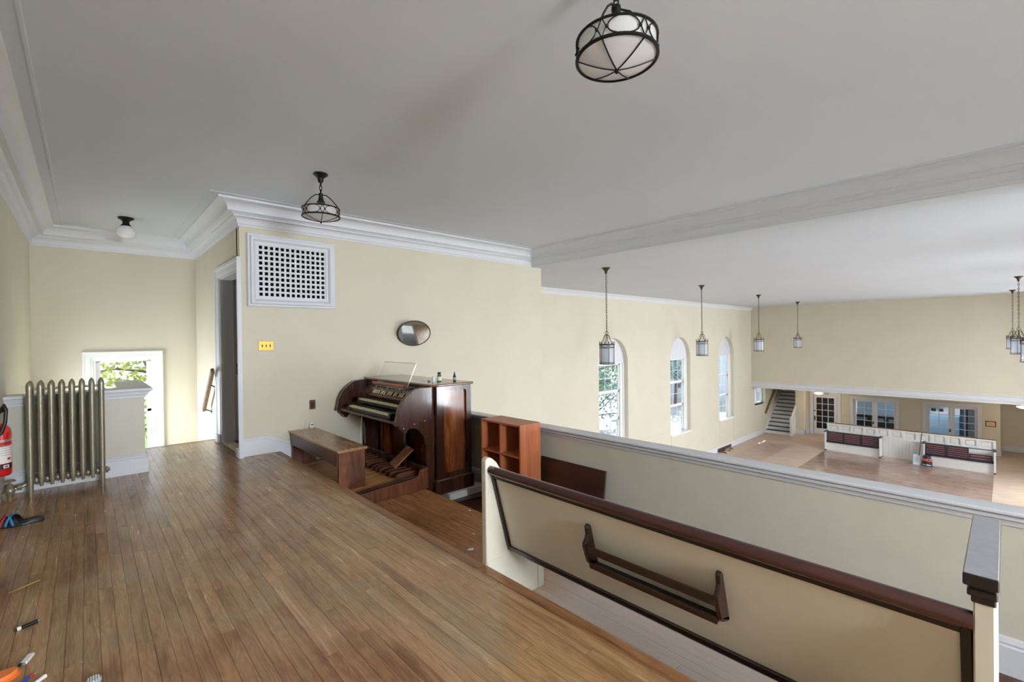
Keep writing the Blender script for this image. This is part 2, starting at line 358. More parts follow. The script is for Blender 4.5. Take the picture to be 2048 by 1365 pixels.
def wall_open(name, fn, u0, u1, z0, z1, t, ops, material):
    """wall in the plane fn(u, z, depth); ops: (centre, half width, sill, spring or head, arched)"""
    mb = MB(); q = lambda *p: mb.add([fn(*a) for a in p], [(0, 1, 2, 3)])
    ops = sorted(ops); cuts = [u0]
    for c, hw, *_ in ops: cuts += [c - hw, c + hw]
    cuts.append(u1)
    for d in (0, t):
        for i in range(0, len(cuts), 2):
            a, b = cuts[i], cuts[i + 1]
            if b - a > 1e-4: q((a, z0, d), (b, z0, d), (b, z1, d), (a, z1, d))
        for c, hw, s, h, arch in ops:
            if s - z0 > 1e-4: q((c - hw, z0, d), (c + hw, z0, d), (c + hw, s, d), (c - hw, s, d))
            if arch:
                n = 20; pts = [(c - hw * math.cos(PI * i / n), h + hw * math.sin(PI * i / n)) for i in range(n + 1)]
                for a, b in zip(pts, pts[1:]): q((a[0], a[1], d), (b[0], b[1], d), (b[0], z1, d), (a[0], z1, d))
            elif z1 - h > 1e-4: q((c - hw, h, d), (c + hw, h, d), (c + hw, z1, d), (c - hw, z1, d))
    for c, hw, s, h, arch in ops:
        loop = [(c - hw, s), (c + hw, s), (c + hw, h)]
        if arch: n = 20; loop += [(c + hw * math.cos(PI * i / n), h + hw * math.sin(PI * i / n)) for i in range(1, n)]
        loop += [(c - hw, h)]
        for a, b in zip(loop, loop[1:] + loop[:1]): q((a[0], a[1], 0), (b[0], b[1], 0), (b[0], b[1], t), (a[0], a[1], t))
    for a in (u0, u1): q((a, z0, 0), (a, z1, 0), (a, z1, t), (a, z0, t))
    for z in (z0, z1): q((u0, z, 0), (u1, z, 0), (u1, z, t), (u0, z, t))
    me = mb.build(name, material)
    return struct(me)
planeX = lambda x, s: (lambda u, z, d: (x + s * d, u, z))
planeY = lambda y, s: (lambda u, z, d: (u, y + s * d, z))

GR = (1.56, 2.405, 1.945, 2.615)                     # lattice opening y0 y1 z0 z1
wall_open('wall_organ_side', planeX(XA, -1), YB, 6.66, -4.5, ZC + .1, .15, [((GR[0] + GR[1]) / 2, (GR[1] - GR[0]) / 2, GR[2], GR[3], False)], 'cream')
DX0, DX1, DZ = -7.44, -6.40, 2.28
wall_open('wall_door', planeY(YB, 1), XC, XA - .15, -2.6, ZC + .1, .14, [((DX0 + DX1) / 2, (DX1 - DX0) / 2, 0, DZ, False)], 'cream')
WC = (.07, .79, -.62, 1.155)
wall_open('wall_stair_window', planeX(XC, -1), YD, YB, -2.6, ZC + .1, .2, [((WC[0] + WC[1]) / 2, (WC[1] - WC[0]) / 2, WC[2], WC[3], False)], 'cream')
wall_open('wall_back', planeY(YD, -1), XC - .2, XR + .3, -2.6, ZC + .1, .2, [(-8.3, .62, -.82, .32, False)], 'cream')  # opening made up and unseen, lets the alcove fill in
wall_open('wall_right', planeX(XR, 1), YD, YW + 4, -4.6, ZC + .1, .3,
          [(c, .85, -2.87, .45, True) for c in RIGHT_WIN_Y] + [(1.2, .6, .3, 2.25, False), (4.6, .6, .3, 2.25, False)], 'cream')  # last two openings made up for the balcony fill
struct(MB().box(XN - .05, XA - .15, 6.5, 6.66, -4.5, 3.2).build('wall_chamber_end', 'cream'))
SW = (28.83, .86)
wall_open('wall_nave_left', planeX(XN, -1), 6.5, YW + 4, -4.6, ZN + .2, .30,
          [(c, .915, -2.87, .45, True) for c in NAVE_WIN_Y] + [(SW[0], SW[1], -2.62, -1.62, False)], 'cream')
struct(MB().box(XN, XR, YF, YF + .15, ZU, ZN + .2).build('wall_nave_far', 'cream'))
FD = (-7.735, -6.55, -2.10)                          # far door
FW = ((-5.80, -3.97), (-2.78, -.95)); FWZ = (-3.78, -2.20)
wall_open('wall_narthex', planeY(YW, 1), -7.95, -.19, -4.6, ZU + .1, .18,
          [((FD[0] + FD[1]) / 2, (FD[1] - FD[0]) / 2, ZF, FD[2], False)] + [((a + b) / 2, (b - a) / 2, FWZ[0], FWZ[1], False) for a, b in FW], 'cream')
struct(MB().box(-8.45, -7.945, 30.48, 34.2, -4.6, ZU + .1).build('wall_stair_pier', 'cream', bevel=.03))
struct(MB().box(-.34, -.19, YW + .17, 33.2, -4.6, ZU + .1).box(-.19, XR, 32.9, 33.05, -4.6, ZU + .1).build('wall_recess', 'cream'))

# ceilings and beam
struct(MB().box(XC - .2, XR, YD, BEAM0 + .1, ZC, ZC + .1).build('ceiling', 'ceiling'))
struct(MB().box(XN - .2, XR, BEAM1 - .05, YW + 4, ZN, ZN + .1).build('ceiling_nave', 'ceiling'))
struct(MB().box(XN, XR, YF + .1, YW + 4, ZU, ZU + .1).build('ceiling_under_gallery', 'ceiling'))
struct(MB().box(XA - .14, XR, BEAM0 + .03, BEAM1, BEAMZ, ZC + .05).build('ceiling_beam', 'ceiling', bevel=.004))
def arc(c, r, a0, a1, n, sx=1, sz=1): return [(c[0] + r * sx * math.cos(math.radians(a0 + (a1 - a0) * i / n)), c[1] + r * sz * math.sin(math.radians(a0 + (a1 - a0) * i / n))) for i in range(n + 1)]
CROWN = [(-.02, 2.80), (0.012, 2.80), (.014, 2.822), (.024, 2.828)] + [(.024 + .036 * (1 - math.cos(t)), 2.828 + .075 * math.sin(t)) for t in (.3, .6, .9, 1.2, 1.5)] + \
        [(.072, 2.906), (.072, 2.925), (.085, 2.93), (.10, 2.945), (.145, 2.945), (.148, 2.958)] + \
        [(.148 + .09 * (1 - math.cos(t)), 2.96 + .085 * math.sin(t)) for t in (.3, .6, .9, 1.2, 1.5)] + [(.242, 3.048), (.255, 3.052), (.258, 3.085), (-.02, 3.085)]
room = [(XC, YD), (XR, YD), (XR, BEAM0 + .03), (XA, BEAM0 + .03), (XA, YB), (XC, YB)]
struct(MB().sweep(room, CROWN, True, lambda u, v, h: (u, v, h)).build('trim_1', 'trim', smooth=True, angle=28))
BEAD = [(.33, 3.08), (.33, 3.072), (.336, 3.069), (.35, 3.069), (.356, 3.072), (.356, 3.08)]
struct(MB().sweep(room, BEAD, True, lambda u, v, h: (u, v, h)).build('trim_2', 'ceiling'))
NCROWN = [(-.02, 2.80), (.012, 2.80), (.02, 2.825), (.045, 2.86), (.06, 2.90), (.10, 2.91), (.13, 2.95), (.17, 2.98), (-.02, 2.98)]
struct(MB().sweep([(XN, YF), (XN, 6.66)], NCROWN, False, lambda u, v, h: (u, v, h)).build('trim_3', 'trim', smooth=True, angle=28))
# moulded edge of the far gallery
FAS = [(-.02, -1.17), (.06, -1.17), (.065, -1.20), (.05, -1.225), (.04, -1.24), (.04, -1.33), (.055, -1.345), (.055, -1.42), (.03, -1.44), (.03, -1.52), (-.02, -1.53)]
struct(MB().sweep([(XR, YF), (XN, YF)], FAS, False, lambda u, v, h: (u, v, h)).build('trim_4', 'trim', smooth=True, angle=28))

# parapet, its rail, skirting
struct(MB().box(XA, XR, YP, YP + .055, -1.2, .35).build('wall_parapet', 'pew_cream'))
RAIL = [(0, .330), (.018, .332), (.022, .350), (.032, .352), (.034, .362), (.050, .366), (.060, .374), (.062, .392), (.052, .400), (.085, .404), (.100, .412), (.102, .424), (.096, .430), (-.055, .430), (-.075, .424), (-.078, .41), (-.056, .40), (-.056, .33)]
struct(MB().sweep([(XR, YP), (XA, YP)], RAIL, False, lambda u, v, h: (u, v, h)).build('trim_5', 'trim', smooth=True, angle=28))
BB = lambda z, h=.205: [(-.005, z), (.028, z), (.028, z + h - .05), (.020, z + h - .04), (.024, z + h - .028), (.016, z + h - .008), (.006, z + h), (-.005, z + h)]
struct(MB().sweep([(XR, YP), (XA, YP)], BB(ZL), False, lambda u, v, h: (u, v, h)).build('baseboard_parapet', 'trim', smooth=True, angle=28))
# raked skirting that follows the tiers down the organ side wall
prof = [(YB - .03, 0), (YS, 0), (YS, ZM), (YM, ZM), (YM, ZL), (YP, ZL), (YP, ZL + .2), (3.15, ZL + .2), (2.40, -.085), (1.63, .222), (YB - .03, .222)]
mb = MB().prism(prof, 'x', XA - .005, XA + .026)
mb.prism([(YB - .034, .19), (1.62, .19), (2.39, -.117), (3.14, ZL + .165), (3.14, ZL + .185), (2.40, -.095), (1.63, .21), (YB - .034, .21)], 'x', XA, XA + .034)
struct(mb.build('baseboard_organ_side', 'trim', bevel=.004))

# low wall round the stair head
lw = [(-6.36, YD), (-6.36, .455), (-7.60, .455), (-7.60, .31), (-6.51, .31), (-6.51, YD)]
struct(MB().prism(lw, 'z', -1.2, .86).build('wall_stair_head', 'pew_cream'))
def grow(o): return [(-6.36 + o, YD), (-6.36 + o, .455 + o), (-7.60 - o, .455 + o), (-7.60 - o, .31 - o), (-6.51 - o, .31 - o), (-6.51 - o, YD)]
mb = MB()
for o, a, b in ((.012, .812, .836), (.022, .836, .846), (.034, .846, .866), (.046, .866, .878), (.056, .878, .886), (.066, .886, .914)): mb.prism(grow(o), 'z', a, b)
struct(mb.build('trim_6', 'trim', bevel=.003))
mb = MB()
for o, a, b in ((.028, 0, .165), (.020, .165, .18), (.024, .18, .192), (.014, .192, .205)): mb.prism(grow(o)[:3] + [(-7.60, .40), (-6.40, .40), (-6.40, YD)], 'z', a, b)
struct(mb.build('baseboard_stair_head', 'trim', bevel=.003))

# ---- floors
struct(MB().box(-6.36, XR, YD, YS, -1.2, -.012).box(-7.75, -6.36, .455, YB, -.2, -.012).box(-7.75, XA, YB, YB + .14, -.2, -.006).build('floor_upper_tier', 'gap'))
FU = bpy.data.objects['floor_upper_tier']
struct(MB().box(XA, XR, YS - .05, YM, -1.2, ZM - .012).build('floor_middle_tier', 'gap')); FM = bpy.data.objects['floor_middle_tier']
struct(MB().box(XA, XR, YM - .05, YP + .05, -1.2, ZL).build('floor_lower_tier', 'lower_floor'))
struct(MB().box(XN - .4, XR + .3, 6.4, YW + 4, -4.8, ZF).build('floor_nave', 'nave_floor'))
cam_m = scene.camera.matrix_world.inverted()
def in_view(x, y, z, pad=30):
    p = cam_m @ Vector((x, y, z))
    if p.z > -.05: return False
    u = 1024 + FPX * p.x / -p.z; v = 682.5 - FPX * p.y / -p.z
    return -pad < u < 2048 + pad and -pad < v < 1365 + pad
unit = MB().box(0, 1, 0, 1, -.011, 0).build('plank', 'plank', FU)
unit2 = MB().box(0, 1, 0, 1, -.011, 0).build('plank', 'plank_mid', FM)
def lay(unitp, parent, y0, y1, rows, xa, xb, z, lo, hi, name, matname, left=None):
    wd = (y1 - y0) / rows; rest = MB(); first = True; cnt = 0
    for i in range(rows):
        ya = y0 + i * wd; x0 = left(ya + wd / 2) if left else xa
        x = x0 - RNG.uniform(0, hi * .8)
        while x < xb:
            ln = RNG.uniform(lo, hi); a, b = max(x, x0), min(x + ln, xb); x += ln
            if b - a < .02: continue
            vis = any(in_view(a + (b - a) * k / 6, yy, z) for k in range(7) for yy in (ya, ya + wd))
            g = .0007
            if vis and cnt < 290:
                cnt += 1
                if first: o = unitp; first = False
                else: o = share(unitp, 'plank', parent, (0, 0, 0))
                o.location = (a + g, ya + g, z + RNG.uniform(-.0006, .0006)); o.scale = (b - a - 2 * g, wd - 2 * g, 1)
            else: rest.box(a + g, b - g, ya + g, ya + wd - g, z - .011, z)
    tag(rest.build(name, matname, parent), kind='stuff')
lay(unit, FU, YD, YS - .065, 38, -6.36, XR, 0, .8, 1.9, 'far_planks', 'plank', left=lambda y: -7.75 if .455 < y < YB else (XA if y > YB else -6.36))
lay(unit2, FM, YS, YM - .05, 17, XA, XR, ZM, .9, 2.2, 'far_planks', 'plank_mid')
for a, b in ((XA + .002, -4.6), (-4.598, -2.2), (-2.198, XR)):
    MB().box(a, b, YS - .064, YS + .012, -.022, .001).build('nosing', 'nosing', FU, bevel=.006, seg=2)
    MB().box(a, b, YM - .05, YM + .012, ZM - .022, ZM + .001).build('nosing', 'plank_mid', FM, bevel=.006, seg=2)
MB().box(XA, XR, YS - .02, YS, ZM - .01, -.02).build('riser', 'nosing', FU)
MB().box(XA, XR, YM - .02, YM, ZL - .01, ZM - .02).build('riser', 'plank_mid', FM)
MB().box(-7.79, -7.70, .455, YB, -.022, .001).build('nosing', 'nosing', FU, bevel=.006, seg=2)
# stair flight down behind the low wall
mb = MB()
for i in range(6): mb.box(-7.76 - .25 * (i + 1), -7.76 - .25 * i, .455, YB, -2.6, -.19 * (i + 1))
mb.box(XC, -6.51, YD, .31, -2.6, -1.33)
struct(mb.build('floor_stair_flight', 'lower_floor'))

# ---- stair window
def frame_sweep(mb, u0, u1, z0, z1, profd, fn, open_bottom=False):
    path = [(u0, z0), (u0, z1), (u1, z1), (u1, z0)]
    mb.sweep(path, profd, not open_bottom, fn); return mb
w1 = struct(thing('window_1', None, None, (XC, .43, 0)))
fn = lambda u, v, h: (XC + h, u, v)
CAS = [(0, 0), (0, .016), (.022, .020), (.030, .026), (.085, .026), (.095, .034), (.115, .036), (.12, .03), (.12, 0)]
frame_sweep(MB(), WC[0], WC[1], WC[2], WC[3], CAS, fn, True).build('casing', 'white_paint', w1)
frame_sweep(MB(), WC[0], WC[1], WC[2], WC[3], [(-.0, -.2), (-.0, 0), (-.03, 0), (-.03, -.03), (-.012, -.03), (-.012, -.2)], fn, True).build('jamb', 'white_paint', w1)
for k, (a, b, d) in enumerate((( .30, WC[3], -.06), (WC[2], .34, -.10))):
    s_ = MB(); y0, y1 = WC[0] + .03, WC[1] - .03; st = .055
    s_.box(XC + d - .035, XC + d, y0, y0 + st, a, b).box(XC + d - .035, XC + d, y1 - st, y1, a, b).box(XC + d - .035, XC + d, y0, y1, b - .045, b).box(XC + d - .035, XC + d, y0, y1, a, a + .045)
    so = s_.build('sash', 'white_paint', w1, bevel=.003)
    MB().box(XC + d - .02, XC + d - .016, y0 + st, y1 - st, a + .045, b - .045).build('pane', 'pane', so)
MB().box(XC - .1, XC + .06, WC[0] - .14, WC[1] + .14, WC[2] - .03, WC[2]).build('sill', 'white_paint', w1)

# ---- nave windows
def nave_window(n, yc):
    w_ = struct(thing('window_%d' % n, None, None, (XN, yc, -1.2)))
    x = XN - .20; hw = .915; zt = .40; zb = -2.87
    # blind arch head
    pts = [(yc - hw, zt)] + [(yc - hw * math.cos(PI * i / 20), .45 + hw * math.sin(PI * i / 20)) for i in range(21)] + [(yc + hw, zt)]
    MB().prism(pts, 'x', x - .02, x + .02).build('arch_panel', 'trim', w_)
    for s in (-1, 1):
        a, b = yc + s * hw, yc + s * (hw - .24)
        MB().box(x - .1, x + .01, min(a, b), max(a, b), zb, zt).box(x - .1, x + .04, min(a, yc + s * (hw - .09)), max(a, yc + s * (hw - .09)), zb, zt).build('jamb', 'white_paint', w_, bevel=.008)
    MB().box(x - .2, XN + .05, yc - hw, yc + hw, zb - .05, zb + .03).build('sill', 'white_paint', w_, bevel=.01)
    g = hw - .24
    for k in range(3):
        z1 = zt - k * 1.04; z0 = z1 - 1.04 if k < 2 else zb + .03; d = x - .05 - .02 * k
        s_ = MB().box(d - .03, d + .02, yc - g, yc - g + .06, z0, z1).box(d - .03, d + .02, yc + g - .06, yc + g, z0, z1).box(d - .03, d + .02, yc - g, yc + g, z1 - .05, z1).box(d - .03, d + .02, yc - g, yc + g, z0, z0 + .055)
        so = s_.build('sash', 'white_paint', w_)
        m_ = MB(); u0, u1, v0, v1 = yc - g + .06, yc + g - .06, z0 + .055, z1 - .05
        for i in range(1, 3): m_.box(d - .012, d + .004, u0 + (u1 - u0) * i / 3 - .008, u0 + (u1 - u0) * i / 3 + .008, v0, v1)
        m_.box(d - .011, d + .005, u0, u1, (v0 + v1) / 2 - .008, (v0 + v1) / 2 + .008)
        m_.build('muntins', 'trim', so)
        for i in range(3):
            for j in range(2):
                MB().box(d - .006, d - .002, u0 + (u1 - u0) * i / 3, u0 + (u1 - u0) * (i + 1) / 3, v0 + (v1 - v0) * j / 2, v0 + (v1 - v0) * (j + 1) / 2).build('pane', 'pane', so)
for i, yc in enumerate(NAVE_WIN_Y): nave_window(2 + i, yc)
w5 = struct(thing('window_5', None, None, (XN, SW[0], -2.1)))
x = XN - .22
mb = MB()
for y_ in (SW[0] - SW[1], SW[0] + SW[1] - .1, SW[0] - .05): mb.box(x - .06, x + .03, y_, y_ + .1, -2.62, -1.62)
mb.box(x - .06, x + .03, SW[0] - SW[1], SW[0] + SW[1], -2.62, -2.54).box(x - .06, x + .03, SW[0] - SW[1], SW[0] + SW[1], -1.7, -1.62)
mb.build('sash', 'white_paint', w5)
MB().box(x - .1, XN + .012, SW[0] - SW[1] - .05, SW[0] + SW[1] + .05, -2.68, -2.62).build('sill', 'white_paint', w5)
MB().box(x - .02, x - .016, SW[0] - SW[1] + .1, SW[0] + SW[1] - .1, -2.54, -1.7).build('pane', 'pane', w5)
# right hand windows (outside the frame; balcony pair added for fill): panes and sashes
for i, yc in enumerate(RIGHT_WIN_Y + (1.2, 4.6)):
    big = i < 4; hw, zb, zt = (.85, -2.87, 1.25) if big else (.6, .3, 2.25)
    w_ = struct(thing('window_%d' % (8 + i), None, None, (XR, yc, zb)))  # window_12 and window_13 are the made-up balcony pair, added for fill
    mb = MB()
    for y_ in (yc - hw, yc + hw - .07): mb.box(XR + .1, XR + .15, y_, y_ + .07, zb, zt)
    for k in range(4): z_ = zb + (zt - zb - .06) * k / 3; mb.box(XR + .1, XR + .15, yc - hw, yc + hw, z_, z_ + .06)
    mb.build('sash', 'white_paint', w_)

# chair rail scar and skirting along the nave wall
def strip(y0, y1): return MB().box(XN - .01, XN + .012, y0, y1, -2.675, -2.655)
struct(strip(15.1, 18.3).build('trim_7', 'cream')); struct(strip(20.16, 23.2).build('trim_8', 'cream')); struct(strip(25.05, 27.9).build('trim_9', 'cream'))
mb = MB()
for y_ in (18.35, 23.25, 25.0): mb.box(XN - .01, XN + .012, y_ - .015, y_ + .015, ZF + .2, -2.88)
struct(mb.build('trim_10', 'cream'))
mb = MB()
for a, b in ((6.66, 22.9), (24.6, 29.62)): mb.box(XN - .01, XN + .03, a, b, ZF, ZF + .28)
mb.box(XN - .01, XN + .03, 22.9, 24.6, ZF + .17, ZF + .28)
struct(mb.build('baseboard_nave_left', 'trim'))
struct(MB().box(XN - .01, XN + .006, 22.9, 24.6, ZF, ZF + .17).build('trim_11', 'lath'))
struct(MB().box(-8.45 - .0, -7.925, 30.46, 30.5, ZF, ZF + .26).box(-7.945, -7.925, 30.46, 31.3, ZF, ZF + .26).build('baseboard_pier', 'trim'))
struct(MB().box(-6.40, -.19, YW - .03, YW, ZF, ZF + .26).box(-.20, -.165, YW - .03, 32.9, ZF, ZF + .26).box(-.165, XR, 32.87, 32.9, ZF, ZF + .26).build('baseboard_narthex', 'trim'))

# door in the alcove wall
d1 = struct(thing('door_1', None, None, (DX0, YB, 0)))
fnb = lambda u, v, h: (u, YB - h, v)
DCAS = [(0, 0), (0, .018), (.018, .022), (.03, .03), (.09, .030), (.10, .044), (.135, .048), (.14, .04), (.14, 0)]
MB().sweep([(DX0, 0), (DX0, DZ), (DX1 + .03, DZ), (DX1 + .03, 0)], [(d if d < .09 else d, h) for d, h in DCAS], False, fnb).build('casing', 'trim', d1)
MB().box(DX0 - .15, DX0 + .0, YB - .056, YB - .001, 0, .11).build('plinth_block', 'trim', d1, bevel=.005)
MB().box(DX1 + .03, XA + .042, YB - .056, YB - .001, 0, .11).build('plinth_block', 'trim', d1, bevel=.005)
MB().box(DX0 - .001, DX0 + .02, YB - .002, YB + .15, 0, DZ).box(DX1 + .01, DX1 + .031, YB - .002, YB + .15, 0, DZ).box(DX0, DX1 + .03, YB - .002, YB + .15, DZ - .02, DZ + .001).build('jamb', 'trim', d1)
lf = MB().box(DX1 - .10, DX1 - .06, YB + .16, YB + 1.02, .01, DZ - .03).build('door_leaf', 'trim', d1)
MB().sphere((DX1 - .13, YB + .95, 1.0), .028).build('knob', 'black_iron', lf, smooth=True)
MB().box(DX0 - .02, DX0 + .012, YB + .15, YB + .25, 0, DZ).box(DX0, DX0 + .03, YB + .15, YB + .165, 0, DZ).build('rebate', 'trim', d1)
sp_ = MB().box(DX0 + .012, DX0 + .015, YB + .19, YB + .225, .93, 1.09).build('strike_plate', 'black_iron', d1)
MB().tube([(DX0 + .016, YB + .207, 1.03), (DX0 + .045, YB + .207, 1.03)], .012, 10).build('latch_bolt', 'black_iron', sp_)
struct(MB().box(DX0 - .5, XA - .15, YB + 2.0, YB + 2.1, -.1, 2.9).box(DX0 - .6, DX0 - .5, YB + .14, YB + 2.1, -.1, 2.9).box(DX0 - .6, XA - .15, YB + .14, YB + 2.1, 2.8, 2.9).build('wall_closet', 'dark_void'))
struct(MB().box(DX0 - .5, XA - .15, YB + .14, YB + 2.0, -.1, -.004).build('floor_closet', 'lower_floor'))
cab = MB().box(-7.2, -6.67, YB + .75, YB + 1.3, 0, 1.32).box(-7.22, -6.665, YB + .73, YB + 1.3, 1.32, 1.35).build('closet_cabinet', 'brown_door', bevel=.01)
tag(cab, 'brown cabinet glimpsed through the open doorway', 'cabinet')
# wall behind the organ chamber lattice
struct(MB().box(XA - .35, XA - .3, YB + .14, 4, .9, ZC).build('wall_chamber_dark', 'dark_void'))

# ------------------------------------------------------------------ balcony: fixtures on the walls
gv = thing('wall_grille', 'pale grey square lattice vent in a moulded frame high on the wall', 'vent', (XA, 1.98, 2.28))
fa = lambda u, v, h: (XA + h, u, v)
FR = [(-.005, -.05), (-.005, .012), (.02, .018), (.045, .045), (.075, .05), (.085, .03), (.105, .034), (.115, .022), (.115, -.001)]
MB().sweep([(GR[0], GR[2]), (GR[0], GR[3]), (GR[1], GR[3]), (GR[1], GR[2])], FR, True, fa).build('frame', 'trim', gv, smooth=True, angle=25)
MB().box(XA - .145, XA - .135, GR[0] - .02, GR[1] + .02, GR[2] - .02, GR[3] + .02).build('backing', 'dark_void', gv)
nx, nz = 13, 10; pu = (GR[1] - GR[0]) / (nx + .35); pz = (GR[3] - GR[2]) / (nz + .35); bw = .0245
first = None
for i in range(nx + 1):
    u = GR[0] + pu * .17 + pu * i
    if first is None: first = MB().box(XA - .012, XA + .002, u - bw / 2, u + bw / 2, GR[2], GR[3]).build('slat', 'trim', gv); b0 = u
    else: share(first, 'slat', gv, (0, u - b0, 0))
first = None
for i in range(nz + 1):
    z = GR[2] + pz * .17 + pz * i
    if first is None: first = MB().box(XA - .010, XA + .004, GR[0], GR[1], z - bw / 2, z + bw / 2).build('slat', 'trim', gv); b0 = z
    else: share(first, 'slat', gv, (0, 0, z - b0))

sw = thing('light_switch', 'brass three gang light switch plate beside the alcove corner', 'light switch', (XA, 1.65, 1.345))
MB().box(XA, XA + .006, 1.562, 1.736, 1.287, 1.403).build('plate', 'brass', sw, bevel=.003)
for k in range(3):
    y = 1.605 + .045 * k
    s_ = MB().box(XA + .006, XA + .008, y - .006, y + .006, 1.33, 1.36).build('slot', 'black_plastic', sw)
    MB().prism([(XA + .006, 1.338), (XA + .022, 1.352 if k == 0 else 1.334), (XA + .022, 1.358 if k == 0 else 1.340), (XA + .006, 1.352)], 'y', y - .004, y + .004).build('toggle', 'black_plastic', s_)
    MB().sphere((XA + .006, y, 1.375), .003, 8, 6).build('screw', 'brass', sw); MB().sphere((XA + .006, y, 1.316), .003, 8, 6).build('screw', 'brass', sw)
ol = thing('wall_outlet', 'reddish brown outlet plate with black socket above the organ bench', 'outlet', (XA, 2.2, .55))
MB().box(XA, XA + .006, 2.163, 2.241, .488, .612).build('plate', 'rust_plate', ol, bevel=.004)
MB().box(XA + .006, XA + .018, 2.184, 2.220, .518, .582).build('socket', 'black_plastic', ol, bevel=.004)
for a in (2.172, 2.232):
    for b in (.498, .602): MB().sphere((XA + .007, a, b), .004, 8, 6).build('screw', 'silver', ol)
ch = thing('phone_charger', 'white plug-in charger with a looping cord low on the wall behind bench', 'charger', (XA, 2.17, .28))
MB().box(XA + .001, XA + .035, 2.155, 2.20, .235, .318).build('body', 'white_plastic', ch, bevel=.008, seg=2)
MB().box(XA + .035, XA + .037, 2.168, 2.196, .283, .296).build('port', 'black_plastic', ch)
MB().tube([(XA + .02, 2.172, .318), (XA + .02, 2.165, .345), (XA + .02, 2.135, .352), (XA + .02, 2.105, .33), (XA + .02, 2.095, .28), (XA + .02, 2.095, .2), (XA + .035, 2.10, -.05)], .003, 6).build('cord', 'white_plastic', ch, smooth=True)

mr = thing('wall_mirror', 'oval convex mirror with a thin dark rim tilted on the wall', 'mirror', (XA + .03, 3.71, 1.5))
tilt = Matrix.Rotation(math.radians(-9), 3, 'Z') @ Matrix.Rotation(math.radians(20), 3, 'Y') @ Matrix.Rotation(math.radians(-4), 3, 'X')
def ell(a, b, d, n=36): return [Vector((d, a * math.cos(2 * PI * i / n), b * math.sin(2 * PI * i / n))) for i in range(n)]
cm = Vector((XA + .085, 3.71, 1.5))
rim = MB().tube([cm + tilt @ p for p in ell(.262, .2, .012)], .008, 8, closed=True).build('rim', 'bronze', mr, smooth=True)
mb = MB(); rings = 8; vs_ = [cm + tilt @ Vector((.018, 0, 0))]; fs_ = []
for k in range(1, rings + 1):
    t = k / rings
    vs_ += [cm + tilt @ Vector((.012 + .006 * (1 - t * t), .26 * t * math.cos(2 * PI * i / 36), .198 * t * math.sin(2 * PI * i / 36))) for i in range(36)]
fs_ += [(0, 1 + i, 1 + (i + 1) % 36) for i in range(36)]
for k in range(rings - 1):
    fs_ += [(1 + k * 36 + i, 1 + k * 36 + (i + 1) % 36, 1 + (k + 1) * 36 + (i + 1) % 36, 1 + (k + 1) * 36 + i) for i in range(36)]
mb.add(vs_, fs_).build('mirror_glass', 'mirror', mr, smooth=True, angle=80)
n = 36; MB().add([cm + tilt @ p for p in ell(.255, .194, -.004)] + [cm + tilt @ p for p in ell(.26, .199, .009)], [tuple(range(n)), tuple(range(2 * n - 1, n - 1, -1))] + [(i, (i + 1) % n, n + (i + 1) % n, n + i) for i in range(n)]).build('backing', 'dark_board', mr)
MB().box(XA + .001, XA + .03, 3.69, 3.73, 1.36, 1.40).build('wall_hook', 'black_iron', mr)

hr = thing('stair_handrail', 'short wooden handrail on iron brackets sloping down beside the doorway', 'handrail', (-7.9, YB - .08, .7))
d = (Vector((-8.20, YB - .09, .385)) - Vector((-7.50, YB - .09, 1.01)))
a0 = Vector((-7.48, YB - .09, 1.01)); a1 = a0 + d
ang = math.atan2(d.z, d.x)
m3 = Matrix.Rotation(-ang, 3, 'Y')
MB().obox((a0 + a1) / 2, (d.length, .045, .075), m3).build('rail', 'handrail_wood', hr, bevel=.012, seg=3)
for t in (.28, .9):
    p = a0 + d * t
    b = MB().tube([p + Vector((0, 0, -.035)), p + Vector((0, .03, -.06)), p + Vector((0, .088, -.09))], .008, 8)
    b.lathe([(.026, 0), (.026, .006), (.012, .012)], 12, p + Vector((0, .09, -.09)), Matrix.Rotation(PI / 2, 3, 'X'))
    b.build('bracket', 'black_iron', hr, smooth=True)

# ---- globe ceiling light
gl = thing('globe_light', 'white opal globe on a black ceiling holder over the stairs', 'ceiling light', (-8.0, .41, ZC))
c = Vector((-8.0, .41, 0))
MB().lathe([(.0, ZC), (.085, ZC), (.088, ZC - .014), (.06, ZC - .03), (.038, ZC - .05), (.036, ZC - .075), (.052, ZC - .10), (.062, ZC - .115), (.0, ZC - .115)], 28, c).build('holder', 'black_iron', gl, smooth=True)
MB().lathe([(.05, ZC - .105), (.068, ZC - .125), (.095, ZC - .15), (.108, ZC - .185), (.100, ZC - .225), (.07, ZC - .257), (.03, ZC - .27), (0, ZC - .272)], 32, c).build('globe', 'opal_globe', gl, smooth=True, angle=80)

